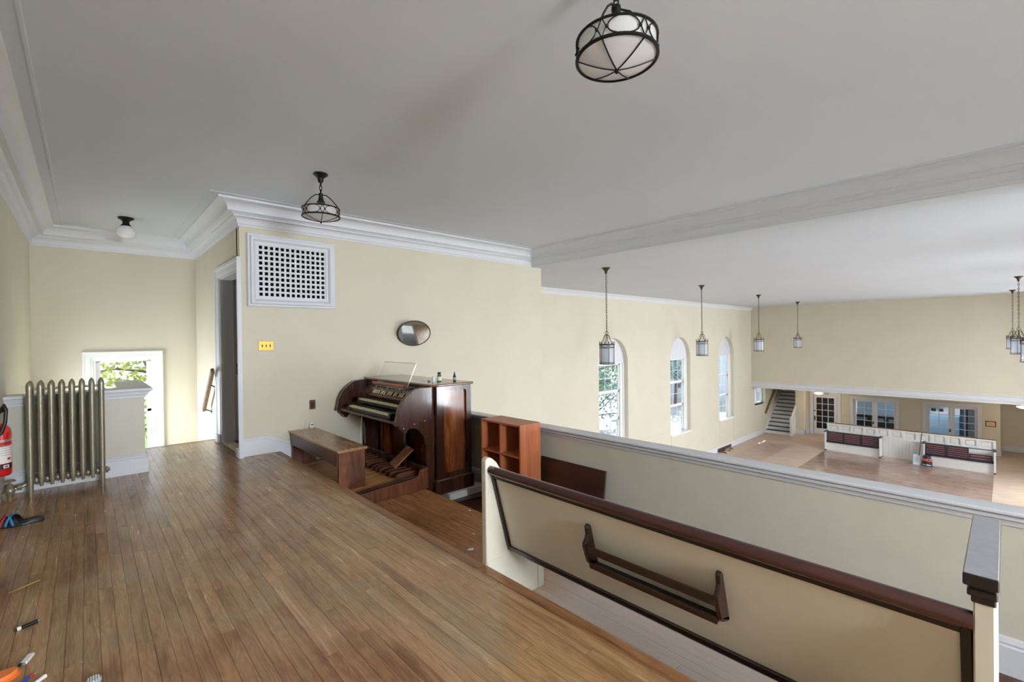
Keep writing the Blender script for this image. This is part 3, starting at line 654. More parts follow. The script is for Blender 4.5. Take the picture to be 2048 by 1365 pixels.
# ---- drum pendants
def drum_pendant(loc, label):
    t = thing('drum_pendant', label, 'pendant light', loc, 'black ironwork drum pendants under the balcony ceiling')
    L = Vector(loc)
    MB().lathe([(0, 0), (.068, 0), (.072, -.01), (.05, -.028), (.03, -.045), (.026, -.075), (.018, -.09), (0, -.09)], 24, L).build('canopy', 'black_iron', t, smooth=True)
    for k, (z0, z1, rot) in enumerate(((-.085, -.125, 0), (-.112, -.172, 1), (-.158, -.205, 0))):
        pts = []
        for i in range(14):
            a = 2 * PI * i / 14; u = .012 * math.sin(a); zz = (z0 + z1) / 2 + (z0 - z1) / 2 * math.cos(a)
            pts.append(L + (Vector((u, 0, zz)) if rot == 0 else Vector((0, u, zz))))
        MB().tube(pts, .004, 6, closed=True).build('chain_link', 'black_iron', t, smooth=True)
    MB().lathe([(0, -.198), (.02, -.198), (.022, -.215), (.018, -.225), (.026, -.26), (.028, -.275), (.04, -.28), (.042, -.288), (0, -.288)], 20, L).build('socket', 'black_iron', t, smooth=True)
    R0, zt, zb = .176, -.352, -.432
    MB().tube([L + Vector((R0 * math.cos(2 * PI * i / 48), R0 * math.sin(2 * PI * i / 48), zt)) for i in range(48)], .006, 6, closed=True).build('top_ring', 'black_iron', t, smooth=True)
    MB().tube([L + Vector((R0 * math.cos(2 * PI * i / 48), R0 * math.sin(2 * PI * i / 48), zb)) for i in range(48)], .008, 6, closed=True).build('bottom_ring', 'black_iron', t, smooth=True)
    for k in range(6):
        a0 = PI / 3 * k + .25
        P = lambda a, z: L + Vector(((R0 + .001) * math.cos(a), (R0 + .001) * math.sin(a), z))
        pts = [P(a0 + .38 * math.cos(2 * PI * i / 28), (zt + zb) / 2 + .5 * (zt - zb) * .96 * math.sin(2 * PI * i / 28)) for i in range(28)]
        MB().tube(pts, .003, 5, closed=True).build('oval', 'black_iron', t, smooth=True)
        am = a0 + PI / 6
        for s in (-1, 1): MB().tube([P(am, zt), P(am + s * .11, (zt + zb) / 2), P(am, zb)], .003, 5).build('lattice_bar', 'black_iron', t)
        for s in (-1, 1): MB().sphere(P(am + s * .125, (zt + zb) / 2)[:], .008, 8, 6).build('knot', 'black_iron', t)
        MB().tube([L + Vector((R0 * q * math.cos(am), R0 * q * math.sin(am), zb - .003 - .046 * (1 - q ** 1.6))) for q in (1, .85, .7, .55, .4, .25, .1, 0)], .0032, 5).build('cage_rib', 'black_iron', t)
        if k % 2 == 0:
            MB().tube([L + Vector((0.02 * math.cos(am), .02 * math.sin(am), -.212)), L + Vector((.06 * math.cos(am), .06 * math.sin(am), -.222)), L + Vector((.105 * math.cos(am), .105 * math.sin(am), -.26)), L + Vector((.155 * math.cos(am), .155 * math.sin(am), -.32)), P(am, zt)], .005, 6).build('arm', 'black_iron', t, smooth=True)
    MB().lathe([(0, zb - .068), (.009, zb - .061), (.006, zb - .05), (0, zb - .046)], 12, L).build('finial', 'black_iron', t, smooth=True)
    mb = MB(); n = 48; prof = [(R0 - .006, zt), (R0 - .006, zb)] + [((R0 - .006) * q, zb - .046 * (1 - q ** 1.6)) for q in (.85, .7, .55, .4, .25, .1)] + [(.002, zb - .046)]
    vs_ = [L + Vector((r * math.cos(2 * PI * j / n), r * math.sin(2 * PI * j / n), z)) for r, z in prof for j in range(n)]
    mb.add(vs_, [(i * n + j, i * n + (j + 1) % n, (i + 1) * n + (j + 1) % n, (i + 1) * n + j) for i in range(len(prof) - 1) for j in range(n)])
    mb.build('glass_bowl', 'opal', t, smooth=True, angle=50)
    return t
p1 = drum_pendant((-4.672, 1.744, ZC), 'black ironwork drum pendant hanging by the lattice vent')
copy_tree(p1, (-1.178, 1.752, ZC), label='black ironwork drum pendant nearest the camera, cut by the top edge')

# ---- nave lanterns
def lantern(loc, label):
    t = thing('hanging_lantern', label, 'lantern', loc, 'glass lanterns on long chains in the hall'); L = Vector(loc)
    MB().lathe([(0, 0), (.092, 0), (.096, -.01), (.066, -.035), (.036, -.075), (.02, -.14), (0, -.15)], 20, L).build('canopy', 'bronze', t, smooth=True)
    ln = MB(); z = -.14; k = 0
    while z > -1.43:
        pts = []
        for i in range(8):
            a = 2 * PI * i / 8; u = .016 * math.sin(a); zz = z - .036 + .036 * math.cos(a)
            pts.append(L + (Vector((u, 0, zz)) if k % 2 else Vector((0, u, zz))))
        ln.tube(pts, .0055, 4, closed=True); z -= .058; k += 1
    tag(ln.build('chain', 'bronze', t), kind='stuff')
    MB().tube([L + Vector((.035 * math.sin(2 * PI * i / 14) , .035 * math.sin(2 * PI * i / 14) * .3, -1.47 + .035 * math.cos(2 * PI * i / 14))) for i in range(14)], .006, 5, closed=True).build('ring', 'bronze', t)
    R0, zt, zb = .165, -1.73, -2.165
    for z_, r_ in ((zt, .012), (zt - .075, .006), (zb + .035, .006), (zb, .011)):
        MB().tube([L + Vector((R0 * math.cos(2 * PI * i / 24), R0 * math.sin(2 * PI * i / 24), z_)) for i in range(24)], r_, 6, closed=True).build('band', 'bronze', t, smooth=True)
    MB().tube([L + Vector((0, 0, -1.5)), L + Vector((0, 0, -1.78))], .008, 6).build('stem', 'bronze', t)
    for k in range(6):
        a = PI / 3 * k + .35; e = Vector((math.cos(a), math.sin(a), 0))
        MB().tube([L + e * R0 + Vector((0, 0, zt)), L + e * R0 + Vector((0, 0, zb))], .006, 5).build('bar', 'bronze', t)
        MB().lathe([(.0, zt), (.012, zt + .005), (.006, zt + .03), (.013, zt + .045), (.0, zt + .075)], 8, L + e * R0).build('finial', 'bronze', t)
        MB().tube([L + e * .012 + Vector((0, 0, -1.505)), L + e * .055 + Vector((0, 0, -1.53)), L + e * .085 + Vector((0, 0, -1.62)), L + e * .13 + Vector((0, 0, -1.70)), L + e * R0 + Vector((0, 0, zt))], .006, 5).build('arm', 'bronze', t)
        am = a + PI / 6
        pts = [L + Vector((R0 * math.cos(am + .42 * math.cos(q)), R0 * math.sin(am + .42 * math.cos(q)), zt - .038 + .03 * math.sin(q))) for q in [2 * PI * i / 14 for i in range(14)]]
        MB().tube(pts, .004, 4, closed=True).build('oval', 'bronze', t)
    mb = MB(); n = 24; mb.add([L + Vector((.155 * math.cos(2 * PI * j / n), .155 * math.sin(2 * PI * j / n), z)) for z in (zt - .005, zb + .005) for j in range(n)], [(j, (j + 1) % n, n + (j + 1) % n, n + j) for j in range(n)])
    mb.build('glass_cylinder', 'lantern_glass', t, smooth=True, angle=80)
    return t
LN = [((-6.133, 8.615), 'nearest glass lantern of the left row, in front of the first arched window'), ((-6.376, 13.915), 'glass lantern on a chain between the second and third arched windows'),
      ((-6.476, 18.99), 'glass lantern in the left row near the far wall corner'), ((-6.677, 24.59), 'farthest glass lantern of the left row, before the far wall'),
      ((.246, 19.115), 'middle one of the three overlapping lanterns at the right edge'), ((.171, 24.95), 'farthest of the three overlapping lanterns at the right edge'),
      ((.36, 13.95), 'nearest lantern of the right row, cut by the right edge')]
l0 = lantern((LN[0][0][0], LN[0][0][1], ZN), LN[0][1])
for (x, y), lab in LN[1:]: copy_tree(l0, (x, y, ZN), label=lab)

# ------------------------------------------------------------------ radiator
rd = thing('cast_iron_radiator', 'tall silver painted cast iron radiator of eight columns before the low wall', 'radiator', (-6.15, -.14, 0))
def section(y, foot):
    mb = MB(); col = []
    for xx in (-6.085, -6.215):
        z0 = 0.0 if foot and xx > -6.1 else .085
        pr = [(.0, z0), (.016 if foot else .012, z0), (.019, z0 + .06), (.023, .20), (.0225, .95), (.024, 1.0), (.022, 1.025), (.014, 1.045), (.005, 1.058), (0, 1.06)]
        b = len(mb.v); mb.lathe(pr, 12, (xx, y, 0))
    mb.box(-6.215, -6.085, y - .008, y + .008, .10, .16).box(-6.215, -6.085, y - .008, y + .008, .93, 1.0).box(-6.20, -6.10, y - .006, y + .006, .16, .93)
    return mb
for k in range(8):
    y = -.388 + .0703 * k
    section(y, k in (0, 7)).build('section', 'radiator_paint', rd, smooth=True)
for k in range(7):
    y = -.388 + .0703 * (k + .5)
    MB().lathe([(.028, -.018), (.036, -.008), (.036, .008), (.028, .018)], 14, (-6.15, y, .135), Matrix.Rotation(PI / 2, 3, 'X')).build('hub', 'radiator_paint', rd, smooth=True)
    MB().lathe([(.007, -.036), (.007, -.008), (.011, -.006), (.011, .006), (.007, .008), (.007, .036)], 10, (-6.10, y, .985), Matrix.Rotation(PI / 2, 3, 'X')).build('tie_rod', 'radiator_paint', rd, smooth=True)
MB().lathe([(.03, 0), (.034, .006), (.034, .018), (.018, .02), (.018, .032)], 6, (-6.15, .128, .135), Matrix.Rotation(-PI / 2, 3, 'X')).build('end_plug', 'radiator_paint', rd)
vb = MB().lathe([(.018, 0), (.022, .01), (.022, .045), (.03, .055), (.034, .075), (.03, .098), (.022, .105), (.026, .118), (.02, .13), (.009, .14), (.009, .155)], 16, (-6.12, -.52, 0))
vb.tube([(-6.13, -.50, .082), (-6.14, -.44, .10), (-6.15, -.40, .115)], .015, 10); vb.lathe([(.022, -.016), (.026, -.008), (.026, .008), (.022, .016)], 8, (-6.135, -.462, .092), Matrix.Rotation(PI / 2, 3, 'X'))
vo = vb.build('valve', 'radiator_paint', rd, smooth=True)
MB().lathe([(.006, .15), (.02, .156), (.038, .160), (.040, .168), (.03, .174), (0, .175)], 16, (-6.12, -.52, 0)).build('handwheel', 'radiator_paint', vo, smooth=True)
MB().lathe([(.032, 0), (.045, .001), (.045, .005), (.03, .008)], 18, (-6.12, -.52, 0)).build('floor_flange', 'brass', vo, smooth=True)
MB().tube([(-6.10, -.548, .005), (-6.085, -.556, .04), (-6.08, -.56, .075)], .022, 10).build('pipe', 'radiator_paint', vo, smooth=True)

# ------------------------------------------------------------------ fire extinguisher
fx, fy = -4.95, -.482
fe = thing('fire_extinguisher', 'red fire extinguisher with black hose hung at the left edge', 'fire extinguisher', (fx, fy, .45))
cyl = MB().lathe([(0, .452), (.066, .452), (.074, .462), (.075, .48), (.075, .76), (.072, .785), (.055, .812), (.032, .828), (.02, .835), (0, .836)], 32, (fx, fy, 0)).build('cylinder', 'red_paint', fe, smooth=True)
def wrap(mb, a0, a1, z0, z1, r):
    n = 10; vs_ = [(fx + r * math.cos(math.radians(a0 + (a1 - a0) * i / n)), fy + r * math.sin(math.radians(a0 + (a1 - a0) * i / n)), z) for z in (z0, z1) for i in range(n + 1)]
    return mb.add(vs_, [(i, i + 1, n + 2 + i, n + 1 + i) for i in range(n)])
wrap(MB(), -20, 80, .545, .675, .0756).build('label', 'label_white', cyl)
wrap(MB(), -25, 85, .505, .54, .0757).build('label_band', 'black_plastic', cyl)
wrap(MB(), 30, 56, .511, .534, .0761).build('label_badge', 'label_white', cyl); wrap(MB(), 36, 50, .517, .528, .0764).build('badge_mark', 'label_blue', cyl)
for k in range(4): wrap(MB(), 62, 69, .652 - .017 * k, .660 - .017 * k, .0761).build('bullet', 'label_red', cyl); wrap(MB(), 20, 58, .6545 - .017 * k, .6575 - .017 * k, .0761).build('text_line', 'grey_panel', cyl)
wrap(MB(), 48, 66, .568, .584, .0761).build('label_stamp', 'label_red', cyl); wrap(MB(), -18, 72, .668, .674, .0761).build('label_heading', 'black_plastic', cyl)
wrap(MB(), -90, 90, .700, .716, .0765).build('strap', 'silver', fe)
MB().lathe([(.018, .832), (.022, .845), (.022, .89), (.014, .90), (0, .9)], 16, (fx, fy, 0)).build('valve', 'silver', fe, smooth=True)
MB().prism([(fy - .02, .90), (fy + .03, .905), (fy + .06, .93), (fy + .05, .945), (fy - .02, .925)], 'x', fx - .012, fx + .012).build('lever', 'black_plastic', fe, bevel=.003)
MB().tube([(fx + .02, fy + .0, .885), (fx + .05, fy + .03, .93), (fx + .062, fy + .045, .965), (fx + .07, fy + .055, .93), (fx + .075, fy + .05, .84), (fx + .075, fy + .03, .765), (fx + .072, fy + .0, .74), (fx + .065, fy - .03, .72)], .011, 10).build('hose', 'black_plastic', fe, smooth=True)
MB().prism([(fx - .10, .44), (fx + .06, .44), (fx + .06, .98), (fx - .06, .98), (fx - .10, .80)], 'y', YD + .001, YD + .014).build('mounting_board', 'oak_board', fe)

# ------------------------------------------------------------------ organ console
og = thing('organ_console', 'dark wooden two manual organ console with curved cheeks', 'organ', (-5.37, 3.2, -.42))
zb = -.42
MB().box(-6.19, -4.55, 3.44, 3.485, zb, .845).box(-6.22, -6.18, 2.98, 3.485, zb, .845).box(-6.2, -4.55, 2.98, 3.0, .70, .845).box(-6.19, -4.55, 3.0, 3.45, .66, .70).build('case', 'organ_case', og)
chf = lambda o: [(-6.255 - o, 2.91 - o), (-4.545 + o, 2.91 - o), (-4.485 + o, 2.975 - o), (-4.485 + o, 3.51 + o), (-6.255 - o, 3.51 + o)]
MB().prism([(-6.25, 2.912), (-4.545, 2.912), (-4.485, 2.975), (-4.485, 3.51), (-6.25, 3.51)], 'z', .845, .875).build('lid', 'organ_top', og, bevel=.012, seg=3)
# right hand side: frame, fielded panel, plinth
def rrect(y0, y1, z0, z1, r, n=4):
    pts = []
    for cx, cz, a in ((y1 - r, z1 - r, 0), (y0 + r, z1 - r, 90), (y0 + r, z0 + r, 180), (y1 - r, z0 + r, 270)):
        pts += [(cx + r * math.cos(math.radians(a + 90 * i / n)), cz + r * math.sin(math.radians(a + 90 * i / n))) for i in range(n + 1)]
    return pts
inner = rrect(3.085, 3.415, -.19, .79, .03); k = len(inner)
outer = []
for (y, z) in inner:                                  # matching loop on the frame's outer edge
    outer.append((3.485 if y > 3.25 else 2.985, .845 if z > .3 else -.26))
mb = MB(); X1 = -4.515; X0 = -4.555
mb.add([(X1, y, z) for y, z in outer] + [(X1, y, z) for y, z in inner] + [(X0, y, z) for y, z in inner] + [(X0, y, z) for y, z in outer],
       [(i, (i + 1) % k, k + (i + 1) % k, k + i) for i in range(k)] + [(k + i, k + (i + 1) % k, 2 * k + (i + 1) % k, 2 * k + i) for i in range(k)] + [(3 * k + i, 3 * k + (i + 1) % k, (i + 1) % k, i) for i in range(k)])
mb.build('side_frame', 'organ_case', og)
MB().box(-4.56, -4.541, 3.06, 3.44, -.22, .82).build('side_panel', 'organ_panel', og)
MB().box(-4.56, -4.495, 2.965, 3.505, zb, -.262).box(-4.56, -4.50, 2.955, 3.50, zb, -.26).build('plinth', 'organ_case', og, bevel=.004)
MB().box(-4.56, -4.493, 2.958, 3.507, -.262, -.245).build('plinth_moulding', 'bench_apron', og, bevel=.005)
# cheeks
ck = [(2.98, .862), (2.833, .858), (2.741, .838), (2.69, .815), (2.64, .782), (2.59, .74), (2.549, .69), (2.52, .64), (2.50, .585), (2.489, .52), (2.487, .50), (2.478, .50), (2.478, .445), (2.52, .443), (2.522, .420), (2.544, .395), (2.565, .380), (2.575, .355), (2.595, .345), (2.615, .352), (2.628, .378), (2.655, .394), (2.704, .393), (2.75, .378), (2.79, .345), (2.83, .295), (2.858, .24), (2.874, .16), (2.876, zb), (2.98, zb)]
for xa, xb in ((-4.605, -4.565), (-6.20, -6.16)):
    cko = MB().prism([(y, min(z, .845)) for y, z in ck], 'x', xa, xb).build('cheek', 'organ_case', og, bevel=.004)
for y, z in ((2.578, .41), (2.715, .44), (2.85, .46)): MB().sphere((-4.565, y, z), .008, 8, 6, (.5, 1, 1)).build('screw_cap', 'silver', og)
# key desk, manuals, stops
MB().box(-6.16, -4.605, 2.52, 2.98, .448, .478).build('key_bed', 'bench_apron', og)
MB().box(-5.84, -4.80, 2.55, 2.98, .478, .50).build('key_slip', 'black_plastic', og)
for nm, y0, zt in (('lower', 2.515, .552), ('upper', 2.645, .632)):
    mn = MB().box(-5.86, -4.775, y0 + .012, y0 + .16, zt - .058, zt - .008).build('manual', 'black_plastic', og)
    for xx in (-5.89, -4.805): MB().box(xx, xx + .045, y0, y0 + .16, zt - .06, zt + .008).build('key_cheek', 'black_plastic', mn, bevel=.004)
    wk = MB(); bk = MB(); n = 36; x0, x1 = -5.842, -4.808; st = (x1 - x0) / n
    for i in range(n):
        wk.box(x0 + i * st + .0008, x0 + (i + 1) * st - .0008, y0, y0 + .14, zt - .02, zt)
        if i % 7 not in (2, 6) and i < n - 1: bk.box(x0 + (i + 1) * st - .0075, x0 + (i + 1) * st + .0075, y0 + .045, y0 + .14, zt, zt + .011)
    tag(wk.build('white_keys', 'ivory', mn), kind='stuff'); tag(bk.build('black_keys', 'ebony', mn), kind='stuff')
MB().box(-6.16, -4.605, 2.80, 2.83, .62, .675).box(-6.16, -4.605, 2.775, 2.83, .665, .678).build('name_board', 'organ_panel', og, bevel=.003)
MB().prism([(2.83, .50), (2.53, .478), (2.64, .52), (2.83, .60)], 'x', -6.16, -5.90).build('key_block', 'organ_red', og)
m3 = Matrix.Rotation(math.radians(-38), 3, 'X')
MB().box(-6.16, -4.605, 2.90, 2.98, .66, .845).build('stop_board', 'organ_case', og)
MB().prism([(2.83, .675), (2.90, .70), (2.90, .76), (2.83, .68)], 'x', -6.16, -4.605).build('stop_rail', 'organ_case', og)
tx = [-5.83, -5.80, -5.765, -5.72, -5.675, -5.60, -5.555, -5.51, -5.43, -5.385, -5.34, -5.26, -5.215, -5.14, -5.095, -5.05, -4.97, -4.925, -4.88]
t0 = None
for x_ in tx:
    if t0 is None: t0 = MB().obox((0, 0, 0), (.027, .052, .006), Matrix.Rotation(math.radians(52), 3, 'X')).build('stop_tablet', 'tablet', og, bevel=.0015); t0.data.transform(Matrix.Translation(ORG[og.name])); t0.location = Vector((x_, 2.848, .712)) - ORG[og.name]
    else: share(t0, 'stop_tablet', og, Vector((x_, 2.848, .712)) - ORG[og.name])
for o in og.children:
    if o.name.startswith('stop_tablet') and o is not t0: mo = o.modifiers.new('bevel', 'BEVEL'); mo.width = .0015; mo.segments = 1
for x_ in (-5.84, -5.52, -5.20): MB().sphere((x_, 2.893, .772), .013, 12, 8).build('stop_knob', 'ivory', og, smooth=True)
# music desk
MB().box(-5.75, -4.93, 2.79, 2.825, .818, .85).build('desk_ledge', 'ledge_wood', og, bevel=.004)
MB().obox((-4.92, 2.808, .834), (.04, .035, .032)).build('ledge_end', 'rust_plate', og, bevel=.003)
m3 = Matrix.Rotation(math.radians(-24), 3, 'X')
MB().obox((-5.32, 2.895, .965), (.80, .008, .31), m3).build('music_desk', 'acrylic', og)
MB().obox((-4.917, 2.895, .965), (.007, .009, .31), m3).obox((-5.32, 2.957, 1.107), (.80, .008, .004), m3).build('desk_edge', 'silver', og)
MB().tube([(-5.70, 2.79, .806), (-4.92, 2.79, .806)], .004, 6).build('desk_rod', 'silver', og)
for x_ in (-5.70, -4.90): MB().tube([(x_, 2.80, .80), (x_, 2.90, .80)], .008, 8).build('desk_bracket', 'black_iron', og)
# knee hole
MB().box(-6.16, -4.60, 3.16, 3.18, zb, .45).build('knee_panel', 'organ_red', og)
MB().box(-6.05, -5.93, 3.05, 3.16, zb, .45).build('knee_post', 'organ_panel', og, bevel=.004)
MB().box(-5.36, -5.30, 3.02, 3.16, zb, .45).build('knee_post', 'organ_case', og, bevel=.004)
MB().box(-4.86, -4.66, 2.98, 3.14, zb, .12).build('knee_box', 'organ_panel', og, bevel=.004)
# expression shoe
sp = MB().obox((0, 0, 0), (.11, .30, .018)).obox((.125, 0, 0), (.11, .30, .018)).build('swell_shoe', 'shoe_wood', og, bevel=.005)
sp.data.transform(Matrix.Translation(ORG[og.name])); sp.location = Vector((-5.06, 2.80, -.02)) - ORG[og.name]; sp.rotation_euler = (math.radians(40), 0, math.radians(-12))
MB().tube([(-5.58, 2.56, .449), (-5.585, 2.555, .36), (-5.60, 2.553, .27), (-5.615, 2.553, .15), (-5.64, 2.553, .05), (-5.66, 2.555, .0)], .0032, 6).build('hanging_cord', 'white_plastic', og, smooth=True)

# ---- pedalboard
pb = thing('organ_pedalboard', 'wooden organ pedalboard with long slats before the kneehole', 'pedalboard', (-5.35, 2.4, ZM))
MB().prism([(1.86, ZM), (2.84, ZM), (2.84, -.06), (2.74, -.075), (2.72, -.14), (2.62, -.155), (1.86, -.19)], 'x', -4.53, -4.49).build('side_rail', 'bench_side', pb, bevel=.006)
MB().prism([(2.24, ZM), (2.84, ZM), (2.84, -.06), (2.74, -.075), (2.72, -.14), (2.62, -.155), (2.24, -.175)], 'x', -6.19, -6.155).build('side_rail', 'bench_side', pb, bevel=.006)
MB().box(-6.18, -4.53, 1.86, 1.90, ZM, -.20).build('heel_rail', 'pedal_dark', pb, bevel=.004)
MB().box(-6.18, -4.53, 2.81, 2.85, ZM, -.06).build('toe_rail', 'organ_case', pb, bevel=.004)
MB().box(-6.15, -4.53, 2.24, 2.82, ZM, ZM + .015).build('bed', 'pedal_dark', pb)
MB().prism([(1.90, -.19), (2.62, -.165), (2.62, -.15), (1.90, -.175)], 'x', -4.60, -4.575).build('edge_strip', 'ledge_wood', pb)
MB().prism([(1.90, -.178), (2.70, -.148), (2.70, -.14), (1.90, -.172)], 'x', -4.57, -4.535).build('felt_strip', 'rubber', pb)
pk2 = MB().prism([(2.24, -.22), (2.80, -.22), (2.80, -.19), (2.24, -.19)], 'x', -.011, .011).build('pedal_key', 'pedal_wood', pb)
pk = MB().prism([(1.90, -.22), (2.80, -.22), (2.80, -.19), (1.90, -.19)], 'x', -.011, .011).build('pedal_key', 'pedal_wood', pb)
sk = MB().prism([(2.53, -.19), (2.80, -.19), (2.80, -.125), (2.60, -.118), (2.54, -.128), (2.53, -.14)], 'x', -.012, .012).build('sharp_key', 'pedal_dark', pb)
o0 = ORG[pb.name]; pk2.data.transform(Matrix.Translation((o0.x, 0, 0))); pk.data.transform(Matrix.Translation((o0.x, 0, 0))); sk.data.transform(Matrix.Translation((o0.x, 0, 0)))
n = 32; pat = [0, 1, 0, 1, 0, 0, 1, 0, 1, 0, 1, 0]
for i in range(n):
    x_ = -6.13 + i * (1.51 / (n - 1)); cur = .035 * ((i - n / 2) / (n / 2)) ** 2
    under = -4.80 < x_ < -4.72                        # keys cut short by the bench leg
    o = share(pk2 if under else pk, 'pedal_key', pb, (0, 0, 0)); o.location = (x_ - o0.x, 0, cur * .4)
    if pat[i % 12]:
        o = sk if i == 1 else share(sk, 'sharp_key', pb, (0, 0, 0)); o.location = (x_ - o0.x, 0, cur * .4)

bpy.data.objects.remove(pk); bpy.data.objects.remove(pk2)
# ---- organ bench
bn = thing('organ_bench', 'long brown wooden organ bench standing across the pedalboard', 'bench', (-5.5, 2.07, ZM))
MB().box(-6.25, -4.715, 1.893, 2.225, .222, .25).build('seat', 'bench_top', bn, bevel=.008, seg=2)
MB().box(-6.2, -4.77, 1.905, 1.925, .075, .222).build('apron', 'bench_apron', bn, bevel=.003)
MB().box(-6.2, -4.77, 2.19, 2.21, .075, .222).build('apron', 'bench_apron', bn, bevel=.003)
MB().box(-4.775, -4.745, 1.915, 2.205, -.245, .222).build('leg_panel', 'bench_side', bn, bevel=.004)
MB().box(-6.22, -6.19, 1.915, 2.205, -.245, .222).build('leg_panel', 'bench_side', bn, bevel=.004)
MB().box(-4.79, -4.69, 1.905, 2.235, ZM, -.245).build('foot_block', 'nosing', bn, bevel=.004)
MB().box(-6.265, -6.175, 1.905, 2.235, ZM, -.245).build('foot_block', 'nosing', bn, bevel=.004)

# ---- organ supports, small things on its lid
ob = MB().box(-4.62, -4.445, 3.10, 3.64, ZL, zb - .001).build('support_block', 'white_paint', bevel=.004, loc=(-4.5, 3.3, ZL)); tag(ob, 'white painted timber block under the right side of the organ', 'block')
tag(MB().tube([(-4.42, 2.87, ZL + .01), (-4.34, 3.05, ZL + .012), (-4.30, 3.3, ZL + .012), (-4.22, 3.6, ZL + .012)], .012, 8).build('power_cable', 'black_plastic', smooth=True, loc=(-4.3, 3.2, ZL)), 'black cable on the floor beside the organ base', 'cable')
def bottle(name, label, loc, prof, m, extra):
    t = thing(name, label, 'bottle', loc)
    loc = (loc[0], loc[1], loc[2] + .001); MB().lathe(prof, 20, loc).build('body', m, t, smooth=True)
    for nm, pr, mm in extra: MB().lathe(pr, 20, loc).build(nm, mm, t, smooth=True)
bottle('pill_jar', 'small white pill jar on the organ lid beside a green bottle', (-4.80, 3.13, .875), [(0, 0), (.021, 0), (.022, .01), (.022, .045), (.017, .052), (0, .052)], 'white_plastic', [('cap', [(0, .05), (.018, .05), (.018, .068), (0, .068)], 'white_plastic')])
bottle('vitamin_bottle', 'green glass bottle with a white label on the organ lid', (-4.80, 3.215, .875), [(0, 0), (.026, 0), (.028, .008), (.028, .07), (.018, .09), (.018, .1), (0, .1)], 'green_bottle', [('label', [(.0285, .012), (.0288, .012), (.0288, .06), (.0285, .06)], 'label_white'), ('cap', [(0, .092), (.021, .092), (.021, .115), (0, .115)], 'black_iron')])
bottle('dropper_bottle', 'slim black pointed bottle near the rear corner of organ lid', (-4.68, 3.36, .875), [(0, 0), (.018, 0), (.019, .006), (.019, .06), (.012, .075), (.011, .09), (.006, .095), (.005, .118), (0, .12)], 'black_plastic', [('label', [(.0192, .015), (.0195, .015), (.0195, .05), (.0192, .05)], 'grey_panel')])
tag(MB().lathe([(0, 0), (.016, 0), (.017, .012), (.012, .016), (0, .016)], 14, (-4.87, 3.11, .875)).build('bottle_cap', 'teal', smooth=True, loc=(-4.87, 3.11, .875)), 'tiny teal bottle cap left of the white pill jar', 'cap')
tag(MB().add([(-5.10, 3.14, .877), (-5.04, 3.10, .878), (-5.01, 3.15, .886), (-5.07, 3.18, .878), (-5.10, 3.14, .876), (-5.04, 3.10, .876), (-5.01, 3.15, .876), (-5.07, 3.18, .876)], [(0, 1, 2, 3), (4, 5, 6, 7), (0, 1, 5, 4), (1, 2, 6, 5), (2, 3, 7, 6), (3, 0, 4, 7)]).build('crumpled_paper', 'paper', loc=(-5.05, 3.14, .876)), 'small crumpled paper scrap lying on the organ lid', 'paper')

# ------------------------------------------------------------------ cube shelf, board
bs = thing('cube_bookcase', 'reddish brown laminate cube bookcase beside the organ', 'bookcase', (-3.71, 3.4, ZL))
x0, x1, y0, y1, z0, z1, t_ = -4.03, -3.395, 3.25, 3.55, ZL, .50, .018
for xx in (x0, x1 - t_): MB().box(xx, xx + t_, y0, y1, z0, z1 - .018).build('side', 'shelf_laminate', bs)
MB().box(x0, x1, y0, y1, z1 - .018, z1).build('top', 'shelf_laminate', bs)
MB().box((x0 + x1) / 2 - .009, (x0 + x1) / 2 + .009, y0 + .002, y1, z0 + .05, z1 - .018).build('divider', 'shelf_laminate', bs)
for k in range(3):
    zz = z0 + .05 + k * (z1 - z0 - .068) / 3
    for a, b in ((x0 + t_, (x0 + x1) / 2 - .009), ((x0 + x1) / 2 + .009, x1 - t_)): MB().box(a, b, y0 + .002, y1, zz - .016, zz).build('shelf', 'shelf_laminate', bs)
MB().box(x0 + .005, x1 - .005, y1, y1 + .004, z0 + .03, z1 - .005).build('back_panel', 'shelf_laminate', bs)
MB().box(x0 + t_, x1 - t_, y0 + .02, y0 + .034, z0, z0 + .034).build('kick_board', 'shelf_laminate', bs)
bdm = Matrix.Rotation(math.radians(-9), 3, 'X')
lb = MB().obox((-3.07, 3.632, -.197), (.86, .02, .60), bdm).build('leaning_board', 'dark_board', bevel=.003, loc=(-3.07, 3.632, -.5))
tag(lb, 'dark brown wooden board leaning on the parapet beside the bookcase', 'board')

# ------------------------------------------------------------------ pew in the foreground
pw = thing('church_pew', 'long cream church pew with mahogany top rail in the foreground', 'pew', (-1.1, 2.05, ZM))
yb = lambda z: 1.835 + (.58 - z) * .27              # slope of the back
ep = [(1.79, ZM), (2.285, ZM), (2.285, -.02), (2.26, .08), (2.16, .10), (2.05, .16), (1.985, .30), (1.955, .45), (1.935, .53), (1.91, .58), (1.88, .625), (1.845, .655), (1.815, .665), (1.795, .655), (1.79, .64)]
MB().prism(ep, 'x', -2.225, -2.18).build('end_panel', 'pew_cream', pw, bevel=.008, seg=2)
MB().prism([(1.795, ZM), (2.29, ZM), (2.29, .022), (1.795, .022)], 'x', -2.186, -2.176).build('end_foot', 'pew_cream', pw, bevel=.002)
MB().prism([(2.235, ZM), (2.29, ZM), (2.29, .0), (2.235, .0)], 'x', -2.177, -2.173).build('end_strip', 'pew_cream', pw)
re = [(1.815, ZM), (2.37, ZM), (2.37, .67), (1.815, .67)]
MB().prism(re, 'x', -.066, -.022).build('end_panel', 'pew_cream', pw, bevel=.004)
cp = MB()
for o, a, b in ((.004, .645, .665), (.012, .665, .685), (.008, .685, .695), (.020, .695, .728)): cp.box(-.066 - o, -.022 + o * .4, 1.815 - o, 2.37 + o, a, b)
